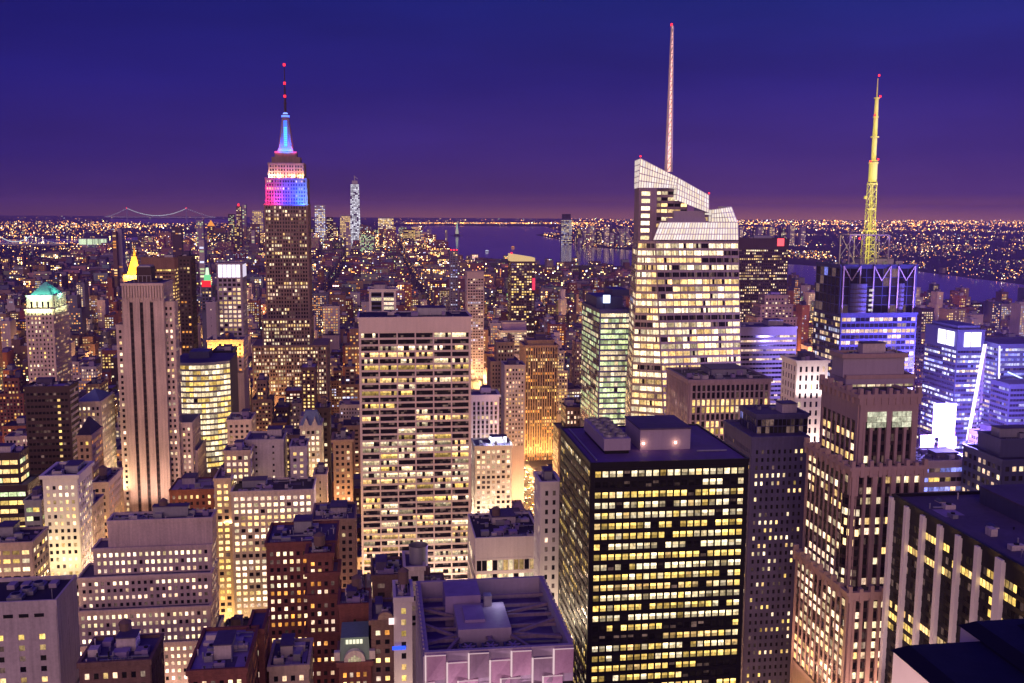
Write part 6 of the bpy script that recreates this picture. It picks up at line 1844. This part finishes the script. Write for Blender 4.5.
for i, (x0, x1, y0, y1, z) in enumerate(singles_):
    rg = random.Random(i * 31 + 7)
    mat, _ = rg.choice(WALLS)
    pc = proj(((x0 + x1) / 2, y0, z))
    zone = next(t for lim, t in ZN if pc[0] < lim)
    kd = KND[mat]
    hgt = 'tall' if z > 48 else 'low'
    r = thing('city_building', f'{hgt} {kd} block {zone}', 'building', ((x0 + x1) / 2, (y0 + y1) / 2, 0), f'{hgt} {kd} rooftop blocks {zone}')
    mb, cells = MB(), []
    tiers_ = [(x0, x1, y0, y1, 0, z)]
    if z > 45 and rg.random() < .5:
        k_ = rg.uniform(.12, .25)
        tiers_ = [(x0, x1, y0, y1, 0, z * .78), (x0 + (x1 - x0) * k_, x1 - (x1 - x0) * k_, y0 + 3, y1 - 2, z * .78, z)]
    stl = S(bay=rg.choice((2.8, 3.3, 4.0)), floor=rg.uniform(3.4, 4.2), ww=rg.uniform(.42, .7), wh=rg.uniform(.45, .6), pd=.2, sd=.16, corner=.8, top=1.6, lit=rg.choice((.25, .4, .55, .7, .85)), fc=.1, k=rg.uniform(.75, 1.3),
            pal=rg.choice((('warm', 'orange'), ('warm', 'white'), ('yellow', 'warm'), ('pink', 'warm', 'white'), ('white', 'cool', 'warm'), ('orange', 'pink'))))
    for q in tiers_:
        a0, a1, b0, b1, c0_, c1_ = q
        mb.box(*q, 2)
        zc = max(0, c1_ - 45) if y0 < 1200 else 0
        if y0 < 1300:
            facade(mb, cells, (a0, b0, c0_), (a1, b0, c0_), (a0, b0, c1_), (a1, b0, c1_), stl, rg, zc)
            if a0 > 0:
                facade(mb, cells, (a0, b1, c0_), (a0, b0, c0_), (a0, b1, c1_), (a0, b0, c1_), dict(stl, lit=stl['lit'] * .7), rg, zc)
            elif a1 < 0:
                facade(mb, cells, (a1, b0, c0_), (a1, b1, c0_), (a1, b0, c1_), (a1, b1, c1_), dict(stl, lit=stl['lit'] * .7), rg, zc)
        else:
            mb.m[-6:] = [0] * 6
            ny_, nx_ = int((c1_ - c0_ - 2) / 4.2), int((a1 - a0 - 1) / 4)
            for jj in range(ny_):
                for ii in range(nx_):
                    if rg.random() < stl['lit']:
                        e = stl['k'] * rg.uniform(.5, 1.4); cc = PAL[rg.choice(stl['pal'])]
                        xx, zz = a0 + .8 + ii * 4, c0_ + 2 + jj * 4.2
                        pts = [(xx, b0 - .1, zz), (xx + 2.3, b0 - .1, zz), (xx + 2.3, b0 - .1, zz + 2.2), (xx, b0 - .1, zz + 2.2)]
                        cells.append(([(pts, tuple(e * t for t in cc))], pts))
        for e in ((a0 - .3, a1 + .3, b0 - .3, b0 + .3), (a0 - .3, a1 + .3, b1 - .3, b1 + .3), (a0 - .3, a0 + .3, b0 + .31, b1 - .31), (a1 - .3, a1 + .3, b0 + .31, b1 - .31)):
            mb.box(*e, c1_ - .5, c1_ + .9, 0)
    mb.build('wall', [mat, 'frame', 'frame'], r)
    q = MB(); a0, a1, b0, b1, c0_, c1_ = tiers_[-1]
    q.quad((a0 + .3, b0 + .3, c1_ + .06), (a1 - .3, b0 + .3, c1_ + .06), (a1 - .3, b1 - .3, c1_ + .06), (a0 + .3, b1 - .3, c1_ + .06)); q.build('roof', rg.choice(('roof', 'roofdark', 'roof', 'roofpale')), r)
    clutter(r, a0, a1, b0, b1, c1_ + .05, rg, 3 if y0 < 1000 else 1, tank=.45, hmax=6)
    if cells:
        put_windows(r, cells, 60, singles=y0 < 640)

class Mass:
    def __init__(self):
        self.v = []; self.m = []; self.t = []; self.g = []
    def quad(self, a, b, c, d, m, t, g):
        self.v += [a, b, c, d]; self.m.append(m); self.t.append(t); self.g.append(g)
    def box(self, x0, x1, y0, y1, z0, z1, t, roof):
        q = self.quad; n = (0, 0, 0)
        q((x0, y0, z0), (x1, y0, z0), (x1, y0, z1), (x0, y0, z1), 0, t, n)
        q((x1, y0, z0), (x1, y1, z0), (x1, y1, z1), (x1, y0, z1), 0, t, n)
        q((x0, y1, z0), (x0, y0, z0), (x0, y0, z1), (x0, y1, z1), 0, t, n)
        q((x1, y1, z0), (x0, y1, z0), (x0, y1, z1), (x1, y1, z1), 0, t, n)
        q((x0, y0, z1), (x1, y0, z1), (x1, y1, z1), (x0, y1, z1), 0, roof, n)
    def lamp(self, x, y, z, s, g):
        self.quad((x - s, y, z - s), (x + s, y, z - s), (x + s, y, z + s), (x - s, y, z + s), 1, (0, 0, 0), g)
        self.quad((x - s * .7, y - s * .7, z + s), (x + s * .7, y - s * .7, z + s), (x + s * .7, y + s * .7, z + s), (x - s * .7, y + s * .7, z + s), 1, (0, 0, 0), g)
    def build(self, name):
        n = len(self.m)
        me = bpy.data.meshes.new(name)
        me.vertices.add(4 * n); me.vertices.foreach_set('co', np.array(self.v, dtype=np.float32).ravel())
        me.loops.add(4 * n); me.loops.foreach_set('vertex_index', np.arange(4 * n, dtype=np.int32))
        me.polygons.add(n); me.polygons.foreach_set('loop_start', np.arange(0, 4 * n, 4, dtype=np.int32))
        me.polygons.foreach_set('material_index', np.array(self.m, dtype=np.int32))
        me.materials.append(M['mass']); me.materials.append(M['farglow'])
        for nm, dat in (('tint', self.t), ('glow', self.g)):
            a = me.attributes.new(nm, 'FLOAT_COLOR', 'FACE')
            a.data.foreach_set('color', np.hstack([np.array(dat, dtype=np.float32).reshape(-1, 3), np.ones((n, 1), np.float32)]).ravel())
        me.update(calc_edges=True); me.validate()
        o = bpy.data.objects.new(name, me); COL.objects.link(o); o['kind'] = 'stuff'
        return o
def glow_of(rg, k=1.0, orange=.45):
    c = PAL['orange'] if rg.random() < orange * .55 else PAL['warm'] if rg.random() < .6 else PAL[rg.choice(('yellow', 'pink', 'white', 'cool', 'green'))]
    e = k * min(7.0, math.exp(rg.gauss(-.25, .95)))
    return (c[0] * e, c[1] * e, c[2] * e)
cm = Mass()
rg = random.Random(104)
for x0, x1, y0, y1, z in rest_:
    _, tc_ = rg.choice(WALLS)
    t = tuple(min(.5, c * rg.uniform(.8, 1.5)) for c in tc_)
    rf = rg.uniform(.05, .13)
    cm.box(x0, x1, y0, y1, 0, z, t, (rf, rf * .9, rf * 1.25))
    if y0 < 3500 and x1 - x0 > 9:
        a = rg.uniform(x0 + 1, x1 - 6); b = rg.uniform(y0 + 1, y1 - 6)
        cm.box(a, a + 4.5, b, b + 4.5, z, z + rg.uniform(3, 6), t, (rf, rf, rf * 1.2))
    lit = rg.choice((.16, .22, .3, .4, .55, .75))
    far = y0 > 2600
    cw, ch, ww, wh = (3.6, 3.9, 1.9, 2.0) if not far else (6.5, 6.0, 3.6, 3.2)
    col = None if rg.random() < .6 else glow_of(rg)
    for jj in range(int((z - 2) / ch)):
        for ii in range(int((x1 - x0 - 1) / cw)):
            if rg.random() < lit:
                g = glow_of(rg, 3.2) if col is None else tuple(c * rg.uniform(.6, 1.3) for c in col)
                xx, zz = x0 + .8 + ii * cw, 2 + jj * ch
                cm.quad((xx, y0 - .25, zz), (xx + ww, y0 - .25, zz), (xx + ww, y0 - .25, zz + wh), (xx, y0 - .25, zz + wh), 1, (0, 0, 0), g)
        side = x1 + .25 if x1 < -60 else x0 - .25 if x0 > 60 else None
        if side is not None and not far:
            for ii in range(int((y1 - y0 - 1) / cw)):
                if rg.random() < lit * .7:
                    g = glow_of(rg, 1.0)
                    yy, zz = y0 + .8 + ii * cw, 2 + jj * ch
                    p = [(side, yy, zz), (side, yy + ww, zz), (side, yy + ww, zz + wh), (side, yy, zz + wh)]
                    if x0 > 60:
                        p = [p[1], p[0], p[3], p[2]]
                    cm.quad(*p, 1, (0, 0, 0), g)
cm.build('distant_city')

# street lighting far off, both sides of the water, and the low country behind
fm = Mass()
rg = random.Random(5)
for ua, wa in AVES + [(-1300, 30), (-1500, 30)]:
    yy = 1500
    while yy < 7000:
        for s_ in (-1, 1):
            x = ua + s_ * wa * .42
            if rng.random() < .55 and in_view(x, yy, 10) and on_land(x, yy):
                fm.lamp(x + rg.uniform(-9, 9), yy + rg.uniform(-16, 16), 9, .55 + yy / 9000, glow_of(rg, .55, .9))
        yy += 42 + rg.uniform(-14, 30)
for i in range(70):
    yy = ST0 + STP * i
    if yy < 1100:
        continue
    x = -1500
    while x < 1500:
        if in_view(x, yy, 10) and on_land(x, yy):
            fm.lamp(x + rg.uniform(-8, 8), yy, 8, .7 + yy / 7500, glow_of(rg, 1.6, .9))
        x += 46
# beyond: log spaced in distance
from mathutils import noise as _mn
def mnoise(x, y):
    return _mn.noise(Vector((x / 900, y / 1400, 0))) + .6 * _mn.noise(Vector((x / 260, y / 420, 5)))
n_beyond = 0
def beyond(n, ya, yb, pa_, pb_, k, orange, sz, hmax=25, walls=.06):
    global n_beyond
    for _ in range(n):
        y = math.exp(rg.uniform(math.log(ya), math.log(yb)))
        pxx = rg.uniform(pa_, pb_)
        d = ray(pxx, 300); x = d.x / d.y * y
        if rg.random() < .6:          # along the street lines of the far shore
            ca, sa = (.88, .47) if x > 0 else (.82, -.57)
            u_, w_ = x * ca + y * sa, -x * sa + y * ca
            if rg.random() < .5:
                u_ = round(u_ / 420) * 420 + rg.gauss(0, 6)
            else:
                w_ = round(w_ / 650) * 650 + rg.gauss(0, 6)
            x, y = u_ * ca - w_ * sa, u_ * sa + w_ * ca
            if not (pa_ - 30 < (proj((x, y, 0)) or (-999,))[0] < pb_ + 30):
                continue
        if not on_land(x, y):
            continue
        if y < 7600 and -1450 < x < 1450:
            continue
        if mnoise(x, y) < rg.uniform(-.3, .32):
            continue
        s_ = y / FPX * sz * rg.uniform(.45, 1.0)
        h_ = rg.uniform(4, hmax)
        if rg.random() < walls:
            w = y / FPX * rg.uniform(1.2, 3.5)
            t = rg.choice(WALLS)[1]
            fm.box(x - w, x + w, y + 2, y + 30, 0, h_ + s_ + 4, tuple(c * .8 for c in t), (.07, .06, .09))
        fm.lamp(x, y, h_ + s_, s_, glow_of(rg, k, orange))
        n_beyond += 1
beyond(1800, 3500, 9000, -30, 250, 1.7, .8, .42)
beyond(2600, 6000, 16000, -30, 300, 2.0, 1.1, .40)
beyond(600, 14000, 24000, -30, 540, .8, 1.0, .38)
beyond(500, 9000, 24000, 380, 640, 1.0, 1.0, .40)
beyond(1800, 3000, 7000, 730, 1060, 1.3, .6, .42)
beyond(3200, 5500, 13000, 560, 1060, 2.3, .7, .40)
beyond(3200, 12000, 25000, 560, 1060, 3.8, 1.4, .42)
# the shining orange strip of the far shore
for i in range(420):
    pxx = rg.uniform(405, 600); x, y = ground_at(pxx, 224.0 + rg.uniform(-.5, .4)); fm.lamp(x, y, 14, y / FPX * .38, glow_of(rg, 2.2, 1.5))
for (pa_, pb_, pya, pyb, n, k) in ((700, 1060, 220.5, 225, 700, 3.6), (735, 830, 252, 260, 260, 1.9), (862, 925, 263, 270, 90, 2.2), (925, 1030, 270, 283, 90, 2.4), (523, 560, 233, 240, 60, 1.6), (533, 640, 239, 249, 260, 1.6), (470, 505, 241.5, 242.5, 24, 1.3), (0, 130, 222, 232, 260, 1.5), (60, 185, 224, 229, 160, 2.2), (20, 110, 238, 246, 220, 2.3)):
    for _ in range(n):
        pxx, pyy = rg.uniform(pa_, pb_), rg.uniform(pya, pyb)
        x, y = ground_at(pxx, pyy)
        if not on_land(x, y):
            continue
        fm.lamp(x, y, 10, y / FPX * rg.uniform(.25, .5), glow_of(rg, k, 1.0))
fm.build('distant_lights')

# ================================================================== street lamps and traffic
M['amber'] = lamp_mat('amber_lamp', (1.0, .52, .16), 10, 'NONE')
def make_lamp():
    r = thing('street_lamp', 'slim grey street lamp with a glowing amber head standing on the kerb', 'street lamp', (0, 0, 0), 'street lamps along the streets')
    q = MB(); q.cyl(0, 0, 0, 8.6, .12, .08, 8); q.cyl(0, 0, 0, .6, .24, .2, 8); q.bar((0, 0, 8.5), (1.8, 0, 8.9), .1); q.build('pole', 'steel', r)
    q = MB(); q.hexa([(1.5, -.3, 8.72), (2.5, -.3, 8.72), (2.5, .3, 8.72), (1.5, .3, 8.72), (1.65, -.18, 9.0), (2.35, -.18, 9.0), (2.35, .18, 9.0), (1.65, .18, 9.0)]); q.build('lamp_head', 'amber', r)
    return r
lamp0 = make_lamp()
spots = []
for ua, wa in AVES[3:11]:
    st_ = 36 if ua == 138 else 100
    yy = 210
    while yy < 2300:
        for s_ in (-1, 1):
            spots.append((ua + s_ * wa * .40, yy, 0 if s_ < 0 else math.pi))
        yy += st_
for i in range(1, 25):
    yy = ST0 + STP * i
    x = -600
    while x < 1100:
        spots.append((x, yy - 7, math.pi / 2)); x += 120
spots = [q for q in spots if in_view(q[0], q[1], 30) and not hits(q[0] - 2, q[0] + 2, q[1] - 2, q[1] + 2)]
spots.sort(key=lambda q: q[1])
far_ = [q for q in spots if 1000 < q[1]]
spots = [q for q in spots if q[1] <= 1000][:190] + far_[::max(1, len(far_) // 95)][:98]
first = True
lg = bpy.data.lights.new('lamp_or_fill_light', 'POINT'); lg.energy = 60000; lg.color = (1.0, .50, .17); lg.shadow_soft_size = .6
lg2 = lg.copy(); lg2.energy = 190000; lg2.shadow_soft_size = 2
for x, y, rz in spots:
    if first:
        r = lamp0; first = False
    else:
        r = lamp0.copy(); COL.objects.link(r)
        for ch in list(lamp0.children):
            if ch.type == 'MESH':
                c = ch.copy(); COL.objects.link(c); c.parent = r
    r.location = (x, y, .14); r.rotation_euler = (0, 0, rz)
    lo = bpy.data.objects.new('lamp_or_fill_light', lg if y < 1000 else lg2); COL.objects.link(lo); lo.parent = r; lo.location = (2.0, 0, 8.2)
# cars on the avenue between the towers
M['car_white'] = wall_mat('car_white', (.6, .6, .6), rough=.3, var=.05)
M['car_yellow'] = wall_mat('car_yellow', (.75, .45, .04), rough=.3, var=.05)
M['car_dark'] = wall_mat('car_dark', (.03, .03, .035), rough=.25, var=.05)
M['rubber'] = wall_mat('rubber', (.02, .02, .02), rough=.9)
M['head_lamp'] = lamp_mat('head_lamp', (1, .9, .7), 16, 'NONE')
M['tail_lamp'] = lamp_mat('tail_lamp', (1, .05, .03), 12, 'NONE')
def make_car(mat, lab, grp):
    r = thing('car', lab, 'car', (0, 0, 0), grp)
    q = MB()
    prof = [(-2.3, .35), (2.25, .35), (2.3, .8), (1.3, .95), (.6, 1.45), (-1.2, 1.48), (-1.9, .98), (-2.3, .9)]
    for s_ in (-1, 1):
        q.poly([(s_ * .88 * (1 if b < 1.2 else .82), -a, b) for a, b in (prof if s_ > 0 else prof[::-1])])
    for (a, b), (c, d) in zip(prof, prof[1:] + prof[:1]):
        k1, k2 = (.88 if b < 1.2 else .72), (.88 if d < 1.2 else .72)
        q.quad((-k1, -a, b), (k1, -a, b), (k2, -c, d), (-k2, -c, d))
    q.build('body', mat, r)
    for s_ in (-1, 1):
        for yy in (-1.4, 1.4):
            w = MB()
            n = 12
            for k in range(n):
                a0, a1 = 2 * math.pi * k / n, 2 * math.pi * (k + 1) / n
                w.quad((s_ * .75, yy + .33 * math.cos(a0), .33 + .33 * math.sin(a0)), (s_ * .75, yy + .33 * math.cos(a1), .33 + .33 * math.sin(a1)), (s_ * .92, yy + .33 * math.cos(a1), .33 + .33 * math.sin(a1)), (s_ * .92, yy + .33 * math.cos(a0), .33 + .33 * math.sin(a0)))
            w.poly([(s_ * .92, yy + .33 * math.cos(2 * math.pi * k / n), .33 + .33 * math.sin(2 * math.pi * k / n)) for k in range(n)])
            w.build('wheel', 'rubber', r)
        h = MB(); h.box(s_ * .62 - .2, s_ * .62 + .2, -2.36, -2.2, .6, .85); h.build('headlight', 'head_lamp', r)
        h = MB(); h.box(s_ * .62 - .2, s_ * .62 + .2, 2.2, 2.36, .7, .92); h.build('tail_light', 'tail_lamp', r)
    return r
cars = [make_car('car_yellow', 'yellow taxi driving along the bright avenue between the towers', 'yellow taxis on the avenue'), make_car('car_white', 'white car driving along the bright avenue between the towers', 'white cars on the avenue'), make_car('car_dark', 'dark car driving along the bright avenue between the towers', 'dark cars on the avenue')]
rg = random.Random(12)
used_ = [False] * 3
for lane in (-9, -5.4, -1.8, 1.8, 5.4, 9):
    yy = 800 + rg.uniform(0, 20)
    while yy < 1250:
        k = rg.choice((0, 0, 1, 2))
        r = cars[k]
        if used_[k]:
            r = cars[k].copy(); COL.objects.link(r)
            for ch in list(cars[k].children):
                c = ch.copy(); COL.objects.link(c); c.parent = r
        used_[k] = True
        r.location = (ax + lane, yy, .02); r.rotation_euler = (0, 0, 0 if lane < 3 else 0)
        yy += rg.uniform(9, 34)

# ================================================================== the evening haze over the city
hm = bpy.data.materials.new('haze_air'); hm.use_nodes = True
hn, hl = hm.node_tree.nodes, hm.node_tree.links
hn.clear()
ho = hn.new('ShaderNodeOutputMaterial'); hv = hn.new('ShaderNodeVolumePrincipled')
hv.inputs['Color'].default_value = (.62, .42, 1.0, 1)
hv.inputs['Density'].default_value = 3.8e-5
hv.inputs['Anisotropy'].default_value = 0.0
hl.new(hv.outputs[0], ho.inputs['Volume'])
M['haze_air'] = hm
q = MB(); q.box(-43000, 43000, -2600, 27200, -1.0, 420.0); q.build('haze', 'haze_air')['kind'] = 'stuff'
